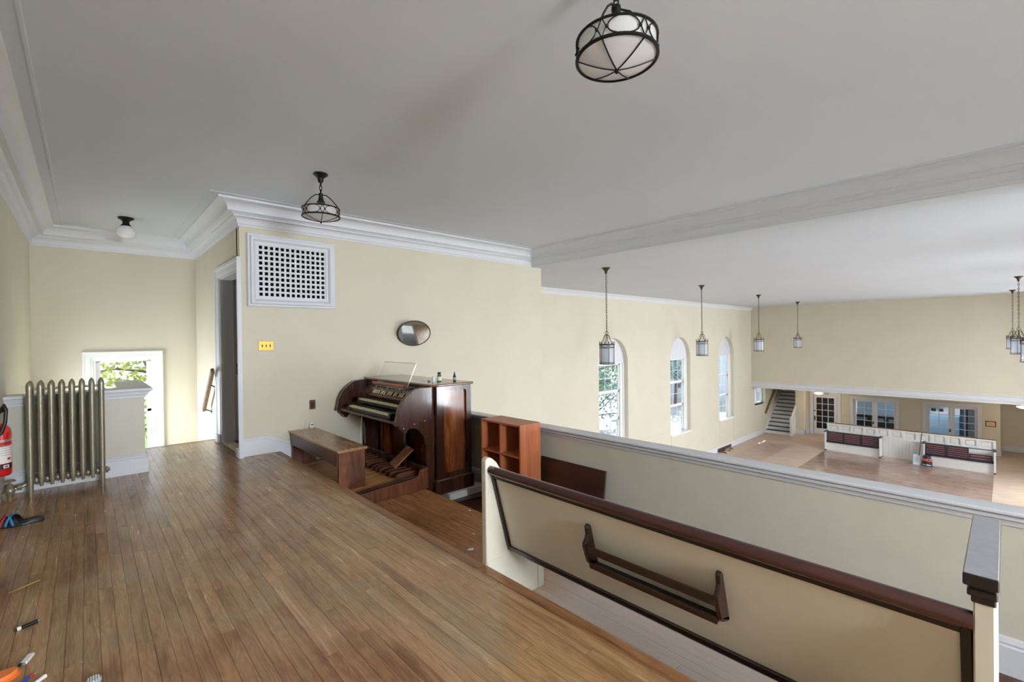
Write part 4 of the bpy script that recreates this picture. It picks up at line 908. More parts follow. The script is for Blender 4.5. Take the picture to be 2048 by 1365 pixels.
cpo = cp.build('arm_cap', 'black_trim', pw, bevel=.003)
MB().box(-.084, -.016, 1.797, 2.388, .728, .7315).build('cap_top', 'worn_cap', cpo, bevel=.001)
bk = [(yb(.585), .585), (yb(.585) + .02, .585), (yb(.03) + .02, .03), (yb(.03), .03)]
MB().prism(bk, 'x', -2.18, -.066).build('back_panel', 'pew_cream', pw)
MB().tube([(-2.185, yb(.59) - .004, .585), (-.066, yb(.59) - .004, .585)], .027, 20).build('top_rail', 'mahogany', pw, smooth=True)
def strip_back(x0, x1, z0, z1, d=.016, d2=.0): return [(x0, yb(z0) - d, z0), (x1, yb(z0) - d, z0), (x1, yb(z1) - d, z1), (x0, yb(z1) - d, z1), (x0, yb(z0) + .01, z0), (x1, yb(z0) + .01, z0), (x1, yb(z1) + .01, z1), (x0, yb(z1) + .01, z1)]
BF = [(0, 1, 2, 3), (7, 6, 5, 4), (0, 4, 5, 1), (1, 5, 6, 2), (2, 6, 7, 3), (3, 7, 4, 0)]
MB().add(strip_back(-2.178, -.066, .535, .562, .010), BF).build('rail_moulding', 'black_trim', pw)
MB().add(strip_back(-2.178, -.066, .045, .078), BF).build('bottom_batten', 'rack_wood', pw, bevel=.004)
MB().add(strip_back(-2.178, -2.152, .05, .56), BF).build('end_batten', 'black_trim', pw, bevel=.004)
MB().add(strip_back(-.094, -.067, .05, .56), BF).build('end_batten', 'black_trim', pw, bevel=.004)
MB().prism([(yb(.06), .07), (2.31, .115), (2.33, .10), (2.33, .08), (2.30, .075), (yb(.06), .04)], 'x', -2.18, -.066).build('seat', 'pew_cream', pw, bevel=.004)
# hymnal rack
br = [(0, .225), (.0, .235), (-.012, .225), (-.058, .245), (-.070, .262), (-.078, .345), (-.072, .365), (-.048, .385), (-.038, .405), (-.034, .44), (-.026, .452), (-.012, .455), (0, .44)]
rk = None
for x_ in (-1.45, -.79):
    pts = [(yb(z) + d, z) for d, z in br]
    e_ = MB().prism(pts, 'x', x_ - .010, x_ + .010)
    if rk is None: rk = e_.build('hymnal_rack', 'rack_wood', pw, bevel=.004, seg=2)
    else: e_.build('bracket', 'rack_wood', rk, bevel=.004, seg=2)
MB().add([(a, b, c_) for a, b, c_ in strip_back(-1.44, -.80, .312, .356, .070)[:4]] + [(a, b + .012, c_) for a, b, c_ in strip_back(-1.44, -.80, .312, .356, .070)[:4]], BF).build('rail', 'rack_wood', rk, bevel=.002)
MB().add([(a, b, c_) for a, b, c_ in strip_back(-1.44, -.80, .230, .264, .074)[:4]] + [(a, b + .012, c_) for a, b, c_ in strip_back(-1.44, -.80, .230, .264, .074)[:4]], BF).build('rail', 'rack_wood', rk, bevel=.002)
MB().box(-1.44, -.80, yb(.25) - .07, yb(.25) - .004, .236, .244).build('shelf', 'black_trim', rk)

# ------------------------------------------------------------------ litter on the floor
def scrap(label, loc, sx, sy, rz, name='paper_scrap', m='paper', h=.003, zt=0):
    mm = Matrix.Rotation(rz, 3, 'Z'); L = Vector(loc)
    pts = [(-sx, -sy), (sx * .9, -sy * 1.1), (sx, sy * .8), (-sx * .8, sy)]
    mb = MB().add([L + mm @ Vector((a, b, 0)) for a, b in pts] + [L + mm @ Vector((a, b, h + (.006 if i == 2 else 0))) for i, (a, b) in enumerate(pts)], [(3, 2, 1, 0), (4, 5, 6, 7)] + [(i, (i + 1) % 4, 4 + (i + 1) % 4, 4 + i) for i in range(4)])
    return tag(mb.build(name, m, loc=loc), label, 'paper')
scrap('larger white paper scrap on the middle tier left of the pew', (-2.945, 2.25, ZM), .024, .014, .9)
scrap('white paper scrap touching the foot of the pew end', (-2.74, 2.13, ZM), .016, .012, .3)
scrap('small pale scrap farther from the pew on middle tier', (-3.16, 2.45, ZM), .013, .006, .2)
scrap('pale scrap on the tier edge by the organ', (-3.62, 2.76, ZM), .014, .007, .1)

# sandal
sd = thing('slide_sandal', 'black slide sandal with colourful crossed straps near the radiator', 'sandal', (-5.22, -.40, 0))
Q = Matrix.Rotation(math.radians(-97), 3, 'Z'); SL = Vector((-5.22, -.40, 0))
def T(p): return SL + Q @ Vector(p)
def foot(o): return [((.142 + o) * math.cos(t), ((.040 + .010 * math.cos(t) - .006 * math.cos(2 * t)) + o) * math.sin(t)) for t in [2 * PI * i / 36 for i in range(36)]]
def slab(z0, z1, o, nm, mm):
    P = foot(o); n = len(P)
    return MB().add([T((a, b, z0)) for a, b in P] + [T((a, b, z1 + (.008 if a < -.08 else 0))) for a, b in P], [tuple(range(n)), tuple(range(2 * n - 1, n - 1, -1))] + [(i, (i + 1) % n, n + (i + 1) % n, n + i) for i in range(n)]).build(nm, mm, sd, bevel=.004)
slab(0, .022, .002, 'sole', 'black_plastic'); slab(.022, .032, -.003, 'footbed', 'rubber')
def strap(xa, xb, nm, mm, h=.062, wd=.045, hi=0):
    k = 14; vs_ = []
    for s in (-1, 1):
        for i in range(k + 1):
            a = PI * i / k; x_ = xa + (xb - xa) * i / k + s * wd / 2
            vs_.append(T((x_, .056 * math.cos(a), .012 + (h + hi) * math.sin(a) ** .8)))
    n = k + 1; vs_ += [Vector(v) + Vector((0, 0, .004)) for v in vs_]
    f = []
    for i in range(k): f += [(i, i + 1, n + i + 1, n + i), (2 * n + i, 3 * n + i, 3 * n + i + 1, 2 * n + i + 1), (i, 2 * n + i, 2 * n + i + 1, i + 1), (n + i, n + i + 1, 3 * n + i + 1, 3 * n + i)]
    return MB().add(vs_, f).build(nm, mm, sd)
strap(.01, .085, 'strap', 'black_plastic'); strap(.085, .01, 'strap', 'black_plastic', hi=.006)
strap(.02, .09, 'strap_stripe', 'strap_blue', h=.066, wd=.012, hi=.005); strap(.09, .02, 'strap_stripe', 'strap_red', h=.066, wd=.010, hi=.008); strap(.06, 0, 'strap_stripe', 'strap_blue', h=.066, wd=.012, hi=.008)

def along(p, q, r):                                   # frame of a small stick lying on the floor
    a, b = Vector(p), Vector(q); d = b - a; return a, b, d
mk = thing('marker_pen', 'short black marker with a white band lying on the floor planks', 'marker', (-3.3, -.23, 0))
MB().tube([(-3.290, -.258, .009), (-3.315, -.196, .009)], .009, 14).build('barrel', 'black_plastic', mk, smooth=True)
MB().tube([(-3.287, -.266, .009), (-3.292, -.252, .009)], .0094, 14).build('band', 'label_white', mk, smooth=True)
MB().tube([(-3.284, -.273, .009), (-3.287, -.265, .009)], [.006, .0088], 14).build('tip', 'black_plastic', mk, smooth=True)
MB().tube([(-3.315, -.196, .009), (-3.3165, -.192, .009)], .0092, 14).build('end_cap', 'silver', mk, smooth=True)
lg = thing('cigarette_lighter', 'white disposable lighter lying on the floor near the left corner', 'lighter', (-2.95, -.21, 0))
a, b, d = along((-2.905, -.222, .008), (-2.985, -.196, .008), 0); rz = math.atan2(d.y, d.x); mz = Matrix.Rotation(rz, 3, 'Z')
MB().obox(a + d * .55, (d.length * .85, .025, .014), mz).build('body', 'white_plastic', lg, bevel=.005, seg=2)
MB().obox(a + d * .06, (d.length * .14, .022, .013), mz).build('hood', 'silver', lg, bevel=.003)
MB().lathe([(.006, -.006), (.007, 0), (.006, .006)], 12, a + d * .04 + mz @ Vector((0, .006, .003)), mz @ Matrix.Rotation(PI / 2, 3, 'X')).build('wheel', 'black_plastic', lg)
oc = thing('orange_lid', 'orange plastic lid at the bottom left corner of the floor', 'lid', (-2.845, -.283, 0))
mz = Matrix.Rotation(-1.1, 3, 'Z')
def oval(a_, b_, z, c=(-2.845, -.283)): return [Vector((c[0], c[1], 0)) + mz @ Vector((a_ * math.cos(2 * PI * i / 28), b_ * math.sin(2 * PI * i / 28), 0)) + Vector((0, 0, z)) for i in range(28)]
def loft(rings, nm, m, par):
    vs_ = [p for r in rings for p in r]; n = 28; k = len(rings)
    return MB().add(vs_, [tuple(range(n - 1, -1, -1)), tuple(range((k - 1) * n, k * n))] + [(i * n + j, i * n + (j + 1) % n, (i + 1) * n + (j + 1) % n, (i + 1) * n + j) for i in range(k - 1) for j in range(n)]).build(nm, m, par, smooth=True)
loft([oval(.066, .040, 0), oval(.068, .042, .004), oval(.068, .042, .010)], 'rim', 'orange_plastic', oc)
loft([oval(.060, .035, .010), oval(.060, .035, .022), oval(.055, .031, .027)], 'crown', 'orange_plastic', oc)
bp = thing('ballpoint_pen', 'blue pen with a red collar beside the orange lid', 'pen', (-2.79, -.19, 0))
MB().tube([(-2.745, -.235, .006), (-2.785, -.192, .006)], .006, 12).build('barrel', 'blue_plastic', bp, smooth=True)
MB().tube([(-2.785, -.192, .006), (-2.795, -.181, .006)], .0064, 12).build('collar', 'label_red', bp, smooth=True)
MB().tube([(-2.795, -.181, .006), (-2.806, -.170, .006)], [.005, .002], 12).build('tip', 'silver', bp, smooth=True)
wm = thing('white_marker', 'white capped marker lying beside the blue pen', 'marker', (-2.75, -.165, 0))
MB().tube([(-2.70, -.185, .007), (-2.738, -.152, .007)], .0075, 12).build('barrel', 'white_plastic', wm, smooth=True)
MB().tube([(-2.738, -.152, .007), (-2.748, -.143, .007)], .0085, 12).build('cap', 'paper', wm, smooth=True)
rb = thing('ribbed_cap', 'pale ribbed plastic cap at the bottom edge of the floor', 'cap', (-2.562, .005, 0))
MB().lathe([(0, 0), (.024, 0), (.026, .004), (.026, .014), (.022, .019), (0, .02)], 24, (-2.562, .005, 0)).build('body', 'grey_blue', rb, smooth=True)
for k in range(5):
    y_ = .005 + (k - 2) * .008; hx = math.sqrt(.022 ** 2 - ((k - 2) * .008) ** 2)
    MB().box(-2.562 - hx, -2.562 + hx, y_ - .0018, y_ + .0018, .018, .022).build('rib', 'paper', rb)
tag(MB().tube([(-3.81, -.338, .004), (-3.85, -.28, .004), (-3.894, -.218, .004)], [.002, .0035, .003], 6).build('dry_straw', 'straw', loc=(-3.85, -.28, 0)), 'thin yellow straw blade lying on the floor', 'straw')

# ------------------------------------------------------------------ far end of the nave
st = struct(thing('floor_far_stairs', None, None, (-9.1, 30, ZF)))
for i in range(13):
    MB().box(XN + .03, -8.46, 29.66 + .26 * i, 34.2, ZF + .2 * i, ZF + .2 * i + .175).build('riser', 'white_paint', st)
    MB().box(XN + .03, -8.44, 29.63 + .26 * i, 29.95 + .26 * i, ZF + .2 * i + .175, ZF + .2 * i + .2).build('tread', 'slat_frame', st)
MB().prism([(29.60, ZF), (34, ZF), (34, -.9), (29.60, ZF + .34)], 'x', XN + .0, XN + .04).build('stringer', 'white_paint', st)
MB().prism([(29.56, ZF), (30.5, ZF), (30.5, ZF + .98), (29.56, ZF + .28)], 'x', -8.46, -8.42).build('stringer', 'white_paint', st)
nw = thing('stair_balustrade', 'short white balustrade at the foot of the far stairs', 'balustrade', (-8.42, 29.7, ZF))
MB().box(-8.47, -8.36, 29.55, 29.66, ZF, ZF + .98).box(-8.49, -8.34, 29.53, 29.68, ZF + .98, ZF + 1.02).build('newel', 'white_paint', nw, bevel=.01)
MB().prism([(29.62, ZF + .90), (30.5, ZF + 1.58), (30.5, ZF + 1.66), (29.62, ZF + .98)], 'x', -8.46, -8.37).build('rail', 'white_paint', nw)
for k in range(5):
    y_ = 29.78 + .15 * k; MB().box(-8.44, -8.40, y_ - .02, y_ + .02, ZF + .42 + .77 * (y_ - 29.6), ZF + .9 + .77 * (y_ - 29.6)).build('baluster', 'white_paint', nw)
fh = thing('far_handrail', 'brown wooden handrail on the wall above the far stairs', 'handrail', (-9.7, 30.5, -2.6))
p, q = Vector((XN + .08, 29.5, -3.22)), Vector((XN + .08, 31.6, -1.60)); dd = q - p
MB().obox((p + q) / 2, (.06, dd.length, .09), Matrix.Rotation(math.atan2(dd.z, dd.y), 3, 'X')).build('rail', 'handrail_wood', fh, bevel=.015, seg=2)
for t in (.2, .8): MB().tube([p + dd * t, p + dd * t + Vector((-.08, 0, -.08))], .012, 6).build('bracket', 'black_iron', fh)

# glazed door
fnw = lambda u, v, h: (u, YW - h, v)
d2 = struct(thing('door_2', None, None, (-7.1, YW, ZF)))
MB().sweep([(FD[0], ZF), (FD[0], FD[2]), (FD[1], FD[2]), (FD[1], ZF)], [(0, 0), (0, .03), (.17, .04), (.18, .0)], False, fnw).build('casing', 'trim', d2)
a, b, z0, z1 = FD[0] + .02, FD[1] - .02, ZF + .01, FD[2] - .01
gx0, gx1, gz0, gz1 = a + .135, b - .145, ZF + .33, -2.26
lf = MB().box(a, gx0, YW + .03, YW + .075, z0, z1).box(gx1, b, YW + .03, YW + .075, z0, z1).box(gx0, gx1, YW + .03, YW + .075, z0, gz0).box(gx0, gx1, YW + .03, YW + .075, gz1, z1).build('door_leaf', 'trim', d2)
for i in range(1, 3): MB().box(gx0 + (gx1 - gx0) * i / 3 - .015, gx0 + (gx1 - gx0) * i / 3 + .015, YW + .028, YW + .07, gz0, gz1).build('muntin', 'trim', lf)
for i in range(1, 5): MB().box(gx0, gx1, YW + .03, YW + .068, gz0 + (gz1 - gz0) * i / 5 - .015, gz0 + (gz1 - gz0) * i / 5 + .015).build('muntin', 'trim', lf)
for i in range(3):
    for j in range(5): MB().box(gx0 + (gx1 - gx0) * i / 3, gx0 + (gx1 - gx0) * (i + 1) / 3, YW + .05, YW + .054, gz0 + (gz1 - gz0) * j / 5, gz0 + (gz1 - gz0) * (j + 1) / 5).build('pane', 'pane', lf)
MB().lathe([(.035, 0), (.035, .02), (.02, .03)], 14, (a + .05, YW + .03, -3.05), Matrix.Rotation(PI / 2, 3, 'X')).build('deadbolt', 'bronze', lf)
hd = MB().box(a + .03, a + .085, YW + .018, YW + .03, -3.62, -3.36); hd.sphere((a + .06, YW - .03, -3.45), .035, 12, 8); hd.build('handle', 'bronze', lf)
fc = bpy.data.curves.new('house_number', 'FONT'); fc.body = '1754'; fc.size = .13; fc.extrude = .004; fc.space_character = 1.15
hx = bpy.data.objects.new('numeral_curve', fc); C.objects.link(hx); bpy.context.view_layer.update()
hm = bpy.data.meshes.new_from_object(hx.evaluated_get(bpy.context.evaluated_depsgraph_get())); bpy.data.objects.remove(hx, do_unlink=True)
hn = bpy.data.objects.new('house_number', hm); C.objects.link(hn); hn.location = (-7.24, YW - .045, -2.045); hn.rotation_euler = (PI / 2, 0, 0); hm.materials.clear(); hm.materials.append(M['black_iron'])
tag(hn, 'small black house numerals above the far glazed door', 'sign')
struct(MB().box(-7.95, -6.35, YW + 1.6, YW + 1.7, ZF, -1.6).box(-6.4, -6.3, YW + .18, YW + 1.7, ZF, -1.6).box(-7.95, -6.35, YW + .18, YW + 1.6, ZF - .02, ZF).build('wall_vestibule', 'dark_board'))
tag(MB().box(-7.5, -7.0, YW + 1.2, YW + 1.5, ZF + .01, -3.1).box(-7.2, -7.0, YW + 1.1, YW + 1.4, -3.1, -2.6).build('vestibule_cabinet', 'slat_frame', loc=(-7.2, YW + 1.3, ZF)), 'dark cabinet behind the panes of the far glazed door', 'cabinet')

# interior windows with two glazed leaves each
for n_, (a, b) in enumerate(FW):
    wn = struct(thing('window_%d' % (6 + n_), None, None, ((a + b) / 2, YW, -3)))
    z0, z1 = FWZ
    MB().sweep([(a, z0), (a, z1), (b, z1), (b, z0)], [(0, 0), (0, .03), (.02, .04), (.12, .045), (.15, .03), (.15, 0)], False, fnw).build('casing', 'trim', wn)
    MB().box(a, b, YW - .03, YW + .18, z0 - .05, z0).build('sill', 'trim', wn)
    mid = (a + b) / 2
    for p_, q_ in ((a, mid - .005), (mid + .005, b)):
        gx0, gx1, gz0, gz1 = p_ + .125, q_ - .09, z0 + .10, z1 - .11
        lf = MB().box(p_, gx0, YW + .06, YW + .10, z0, z1).box(gx1, q_, YW + .06, YW + .10, z0, z1).box(gx0, gx1, YW + .06, YW + .10, z0, gz0).box(gx0, gx1, YW + .06, YW + .10, gz1, z1).build('leaf', 'trim', wn)
        MB().box((gx0 + gx1) / 2 - .011, (gx0 + gx1) / 2 + .011, YW + .058, YW + .095, gz0, gz1).build('muntin', 'trim', lf)
        for i in range(1, 4): MB().box(gx0, gx1, YW + .06, YW + .094, gz0 + (gz1 - gz0) * i / 4 - .011, gz0 + (gz1 - gz0) * i / 4 + .011).build('muntin', 'trim', lf)
        for i in range(2):
            for j in range(4): MB().box(gx0 + (gx1 - gx0) * i / 2, gx0 + (gx1 - gx0) * (i + 1) / 2, YW + .08, YW + .083, gz0 + (gz1 - gz0) * j / 4, gz0 + (gz1 - gz0) * (j + 1) / 4).build('pane', 'pane', lf)
    MB().box(mid - .07, mid - .02, YW + .03, YW + .06, -3.30 - .2, -3.36).build('latch', 'bronze', wn)
# kitchen glimpsed behind them
struct(MB().box(-6.3, -.34, YW + 3.6, YW + 3.7, ZF, ZU).box(-.45, -.345, YW + .18, YW + 3.6, ZF, ZU).build('wall_kitchen', 'blue_room'))
struct(MB().box(-6.3, -.35, YW + .18, YW + 3.6, ZF, ZF + .01).build('floor_kitchen', 'blue_dark'))
kl = light('kitchen_fill', 'AREA', (-3.2, YW + 1.6, ZU - .05), (0, 0, -1), 55, (3.0, .8), (.93, .97, 1))  # added lamp, unseen above the view, to light the room beyond
kc = thing('kitchen_counter', 'dark counter with white drawers behind the left interior window', 'counter', (-4.9, YW + 1.6, ZF))
MB().box(-6.1, -3.7, YW + 1.3, YW + 1.9, ZF, -3.28).build('body', 'slat_frame', kc); MB().box(-6.15, -3.65, YW + 1.25, YW + 1.95, -3.28, -3.22).build('worktop', 'black_plastic', kc)
for k in range(3): MB().box(-5.95 + .75 * k, -5.4 + .75 * k, YW + 1.28, YW + 1.3, -3.52, -3.34).build('drawer', 'grey_panel', kc)
kf = thing('kitchen_stove', 'pale blue stove with a hood seen through the right interior window', 'stove', (-2.4, YW + 2.6, ZF))
MB().box(-2.9, -1.7, YW + 2.4, YW + 3.2, ZF, -3.05).build('body', 'blue_room', kf)
MB().box(-2.9, -1.7, YW + 3.1, YW + 3.2, -3.05, -2.65).build('splash', 'label_white', kf)
MB().box(-2.85, -2.65, YW + 3.08, YW + 3.1, -2.9, -2.75).build('dial_panel', 'black_plastic', kf); MB().box(-2.55, -2.35, YW + 3.08, YW + 3.1, -2.9, -2.75).build('dial_panel', 'black_plastic', kf)
MB().prism([(YW + 2.6, -2.45), (YW + 3.4, -2.45), (YW + 3.4, -2.1), (YW + 3.0, -2.1)], 'x', -3.05, -2.35).build('hood', 'white_paint', kf)
tag(MB().box(-2.3, -1.35, YW + 3.3, YW + 3.6, -2.75, -1.9).build('wall_cabinet', 'peach', bevel=.01, loc=(-1.8, YW + 3.4, -2.75)), 'peach coloured wall cabinet in the kitchen beyond', 'cabinet')
tag(MB().box(-1.30, -.72, YW + .9, YW + 1.5, ZF, -2.1).build('refrigerator', 'grey_panel', bevel=.02, loc=(-1, YW + 1.2, ZF)), 'grey refrigerator behind the right leaf of interior window', 'refrigerator')
tag(MB().box(-1.37, -1.32, YW + .9, YW + 1.2, ZF, -2.1).build('dark_post', 'black_plastic', loc=(-1.3, YW + 1, ZF)), 'narrow dark post beside the grey refrigerator', 'post')
tag(MB().box(-3.6, -3.12, YW + 2.5, YW + 3.4, ZF, -2.0).build('tall_cabinet', 'blue_dark', bevel=.01, loc=(-3.2, YW + 3, ZF)), 'tall blue cabinet at the left of the kitchen window', 'cabinet')

# wainscot screen and the two pews before it
sc = thing('wainscot_screen', 'long white panelled screen with beadboard below the interior windows', 'screen', (-3.26, 27.6, ZF))
SX0, SX1, SY = -6.22, -.30, 27.58
MB().box(SX0, SX1, SY, SY + .06, ZF, -3.08).build('body', 'white_paint', sc, bevel=.01)
MB().box(SX0 + .1, SX1, SY - .03, SY + .09, -3.08, -3.05).build('cap', 'handrail_wood', sc)
MB().box(SX0, SX1, SY - .045, SY, -3.15, -3.08).build('rail', 'white_paint', sc); MB().box(SX0, SX1, SY - .045, SY, -3.52, -3.43).build('rail', 'white_paint', sc)
for k in range(13):
    u = SX0 + .02 + (SX1 - SX0 - .1) * k / 12; MB().box(u, u + .09, SY - .045, SY, -3.43, -3.15).build('stile', 'white_paint', sc)
for k in range(12):
    u = SX0 + .02 + (SX1 - SX0 - .1) * k / 12; MB().box(u + .16, u + (SX1 - SX0 - .1) / 12 - .07, SY - .02, SY, -3.38, -3.20).build('panel', 'white_paint', sc, bevel=.015)
for k in range(48):
    u = SX0 + .03 + k * .122; MB().box(u, u + .114, SY - .012, SY, ZF, -3.52).build('beadboard', 'white_paint', sc)
def far_pew(x0, x1, label):
    t = thing('white_pew', label, 'pew', ((x0 + x1) / 2, 27.3, ZF), 'white pews in front of the far screen')
    for xx in (x0, x1 - .06):
        e_ = MB().box(xx, xx + .06, 27.10, 27.52, ZF + .05, -3.47).build('end_panel', 'white_paint', t, bevel=.006)
        MB().box(xx - .02, xx + .08, 27.08, 27.53, -3.47, -3.43).build('arm_cap', 'slat_frame', e_); MB().box(xx, xx + .06, 27.10, 27.52, ZF, ZF + .05).build('foot', 'black_trim', e_)
    MB().box(x0 + .06, x1 - .06, 27.20, 27.24, ZF, -3.98).build('front_panel', 'white_paint', t)
    MB().box(x0 + .06, x1 - .06, 27.16, 27.52, -3.98, -3.94).build('seat', 'slat_frame', t)
    MB().box(x0 + .06, x1 - .06, 27.45, 27.5, -3.94, -3.50).build('back', 'white_paint', t); MB().box(x0 + .06, x1 - .06, 27.44, 27.51, -3.50, -3.48).build('back_rail', 'slat_frame', t)
    return t
far_pew(-6.22, -4.0, 'white pew at the left end of the far screen'); far_pew(-2.53, -.30, 'white pew at the right end of the far screen')
def louvre(x0, wd, z0, h, n, label):
    t = thing('slatted_panel', label, 'shutter', (x0 + wd / 2, 27.27, z0), 'dark red slatted panels on the white pews')
    for xx in (x0, x0 + wd - .035): MB().box(xx, xx + .035, 27.25, 27.29, z0, z0 + h).build('stile', 'slat_frame', t)
    for k in range(n):
        z_ = z0 + h * (k + .0) / n
        MB().box(x0 + .035, x0 + wd - .035, 27.245, 27.288, z_, z_ + .040).build('rail', 'slat_frame', t)
        MB().box(x0 + .035, x0 + wd - .035, 27.268, 27.28, z_ + .040, z_ + h / n).build('slat', 'slat_red', t)
    MB().box(x0, x0 + wd, 27.25, 27.29, z0 + h, z0 + h + .035).build('top_rail', 'slat_frame', t)
for x0, pre in ((-6.14, 'left'), (-2.46, 'right')):
    for k, nm in enumerate(('left', 'middle', 'right')):
        low = pre == 'right' and k == 2
        louvre(x0 + .69 * k, .68, -3.94, .22 if low else .43, 2 if low else 5, ('lower short dark red slatted panel on the right white pew' if low else '%s dark red slatted panel on the %s white pew' % (nm, pre)))
# dustpan and bag
dp = thing('lobby_dustpan', 'long handled dustpan leaning on the right white pew', 'dustpan', (-2.62, 26.95, ZF))
MB().tube([(-2.64, 26.98, ZF + .38), (-2.55, 27.06, -2.98)], .014, 8).build('handle', 'bronze', dp)
MB().prism([(26.78, ZF), (27.05, ZF), (27.05, ZF + .40), (27.0, ZF + .42)], 'x', -2.84, -2.58).build('pan', 'dusty_blue', dp, bevel=.01)
bg_ = thing('plastic_bag', 'crumpled dark plastic bag with an orange band on the hall floor', 'bag', (-2.36, 26.85, ZF))
rb_ = random.Random(4)
def crumple(z0, z1, sx, sy, nm, m, seed, push=0):
    rr = random.Random(seed); n, k = 18, 7; vs_ = []
    for i in range(k):
        z = z0 + (z1 - z0) * i / (k - 1)
        for j in range(n):
            a = 2 * PI * j / n; w_ = (1 + push + rr.uniform(-.10, .10)) * (1 - .25 * ((z - ZF) / .45) ** 2)
            vs_.append((-2.36 + sx * w_ * math.cos(a), 26.85 + sy * w_ * math.sin(a), z + (rr.uniform(-.012, .012) if 0 < i < k - 1 else 0) + (.04 * rr.random() if i == k - 1 and nm == 'body' else 0)))
    return MB().add(vs_, [tuple(range(n - 1, -1, -1)), tuple(range((k - 1) * n, k * n))] + [(i * n + j, i * n + (j + 1) % n, (i + 1) * n + (j + 1) % n, (i + 1) * n + j) for i in range(k - 1) for j in range(n)]).build(nm, m, bg_)
crumple(ZF, ZF + .44, .17, .13, 'body', 'bag_dark', 3); crumple(ZF + .23, ZF + .33, .17, .13, 'band', 'bag_orange', 5, .10); crumple(ZF + .04, ZF + .10, .15, .12, 'print', 'dusty_blue', 6, .12)
# plaque
pq = thing('wall_plaque', 'small dark framed plaque on the wall right of interior windows', 'plaque', (-.5, YW, -2.9))
MB().box(-.68, -.33, YW - .03, YW, -3.045, -2.785).build('frame', 'black_trim', pq); MB().box(-.65, -.36, YW - .034, YW - .03, -3.015, -2.815).build('sheet', 'peach', pq)
for k in range(3): MB().box(-.58, -.43, YW - .036, YW - .034, -2.88 - .04 * k, -2.87 - .04 * k).build('text_line', 'grey_panel', pq)
for x_ in (-.635, -.40): MB().box(x_, x_ + .03, YW - .036, YW - .034, -2.85, -2.83).build('emblem', 'slat_frame', pq)
for (x_, y_), lab in (((-7.05, 29.6), 'lit glass ceiling light before the far glazed door'), ((.5, 29.6), 'lit glass ceiling light at the right edge under the gallery')):
    dm = thing('dome_light', lab, 'ceiling light', (x_, y_, ZU), 'lit ceiling lights under the far gallery')
    MB().lathe([(0, ZU), (.12, ZU), (.12, ZU - .03), (.02, ZU - .05), (.02, ZU - .27), (0, ZU - .27)], 20, (x_, y_, 0)).build('base', 'bronze', dm, smooth=True)
    MB().lathe([(.05, ZU - .25), (.14, ZU - .27), (.21, ZU - .29), (.20, ZU - .32), (.12, ZU - .36), (0, ZU - .375)], 24, (x_, y_, 0)).build('shade', 'warm_glow', dm, smooth=True)
    pl = bpy.data.lights.new('dome_bulb', 'POINT'); pl.energy = 18; pl.color = (1, .85, .65); pl.shadow_soft_size = .08
    po = bpy.data.objects.new('dome_bulb', pl); C.objects.link(po); po.location = (x_, y_, ZU - .45)
# broken plaster below the skirting
rr = random.Random(9); mb = MB()
for k in range(14):
    x_, y_ = XN + .05 + rr.random() * .35, 22.95 + rr.random() * 1.5; s = .03 + .05 * rr.random()
    mb.obox((x_, y_, ZF + s * .3), (s, s * 1.6, s * .6), Matrix.Rotation(rr.random() * 3, 3, 'Z'))
tag(tag(mb.build('plaster_rubble', 'lath', loc=(XN + .2, 23.7, ZF)), 'dark broken plaster bits by a gap in the far skirting', 'rubble'), kind='stuff')

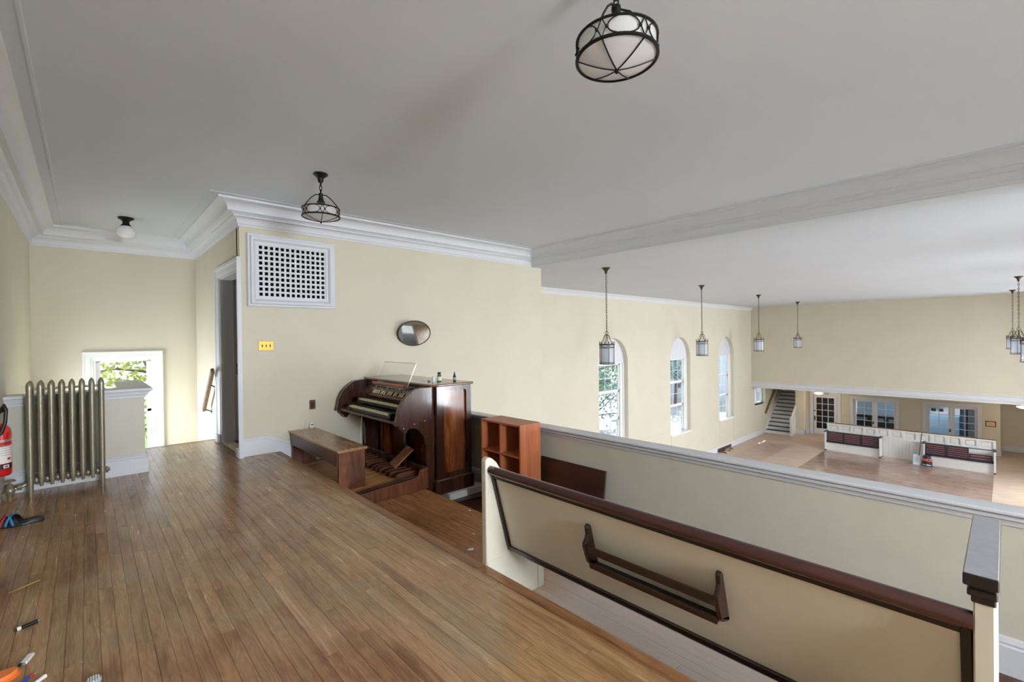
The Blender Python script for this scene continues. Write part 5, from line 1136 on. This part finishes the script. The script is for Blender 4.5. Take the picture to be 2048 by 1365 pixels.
# ------------------------------------------------------------------ outdoors
struct(MB().box(-90, 90, -60, 100, -6.2, -6.0).build('ground', 'paving'))
struct(MB().box(-60, -14, -30, 22, -6.05, -5.97).build('ground_lawn', 'grass'))
def tree(loc, h, spread, m, label, n=900, seed=1, leaf=.16):
    rr = random.Random(seed); t = thing('broadleaf_tree', label, 'tree', loc, 'trees outside the windows'); L = Vector(loc)
    wd = MB().tube([L, L + Vector((.1, .1, h * .4)), L + Vector((.2, -.1, h * .75))], [.22, .15, .06], 8); tips = []
    for k in range(26):
        b0 = L + Vector((.12, 0, h * rr.uniform(.18, .75))); e = Vector((rr.uniform(-1, 1), rr.uniform(-1, 1), rr.uniform(.0, .75))).normalized() * spread * rr.uniform(.5, 1)
        wd.tube([b0, b0 + e * .5 + Vector((0, 0, .15)), b0 + e], [.05, .03, .01], 5); tips += [b0 + e * rr.uniform(.35, 1.05) for _ in range(3)]
    wd.build('trunk', 'bark', t)
    lv = MB()
    for k in range(n):
        c_ = rr.choice(tips) + Vector((rr.gauss(0, .5), rr.gauss(0, .5), rr.gauss(0, .45))); q_ = Quaternion((rr.gauss(0, 1), rr.gauss(0, 1), rr.gauss(0, 1), rr.gauss(0, 1))).normalized()
        s = leaf * rr.uniform(.6, 1.3)
        lv.add([c_ + q_ @ Vector(p_) for p_ in ((-s, 0, 0), (0, -s * .45, .1 * s), (s, 0, 0), (0, s * .45, .1 * s))], [(0, 1, 2, 3)])
    tag(lv.build('foliage', m, t), kind='stuff')
tree((-16.5, 1.6, -6), 9, 3.2, 'leaf_yellow', 'yellow green tree seen through the stair window', 5200, 2, .10)
tree((-23, 6.4, -6), 10, 3.5, 'leaf_green', 'darker tree behind the yellow one outside the stair window', 4200, 5, .13)
tree((-19, 25, -6), 11, 3.8, 'leaf_blue', 'large leafy tree outside the first arched window', 4500, 7, .15)
tree((-24, 32, -6), 11, 4, 'leaf_green', 'tree seen low through the first arched window', 3500, 8, .18)
tree((-24, 46, -6), 10, 4, 'leaf_blue', 'distant tree outside the second arched window', 1200, 9, .28)
hs = thing('neighbour_house', 'pale clapboard house outside the farther arched windows', 'house', (-26, 60, -6))
MB().box(-34, -22, 52, 72, -6, 1.2).build('wall', 'siding', hs)
for k in range(24): MB().box(-22, -21.97, 52, 72, -5.9 + .3 * k, -5.62 + .3 * k).build('clapboard', 'siding', hs)
MB().prism([(-34.6, 1.2), (-21.4, 1.2), (-28, 5)], 'y', 51.5, 72.5).build('roof', 'blue_dark', hs)
for k in range(3): MB().box(-21.98, -21.92, 54 + 6 * k, 55.4 + 6 * k, -2.4, -.4).build('window', 'blue_dark', hs)
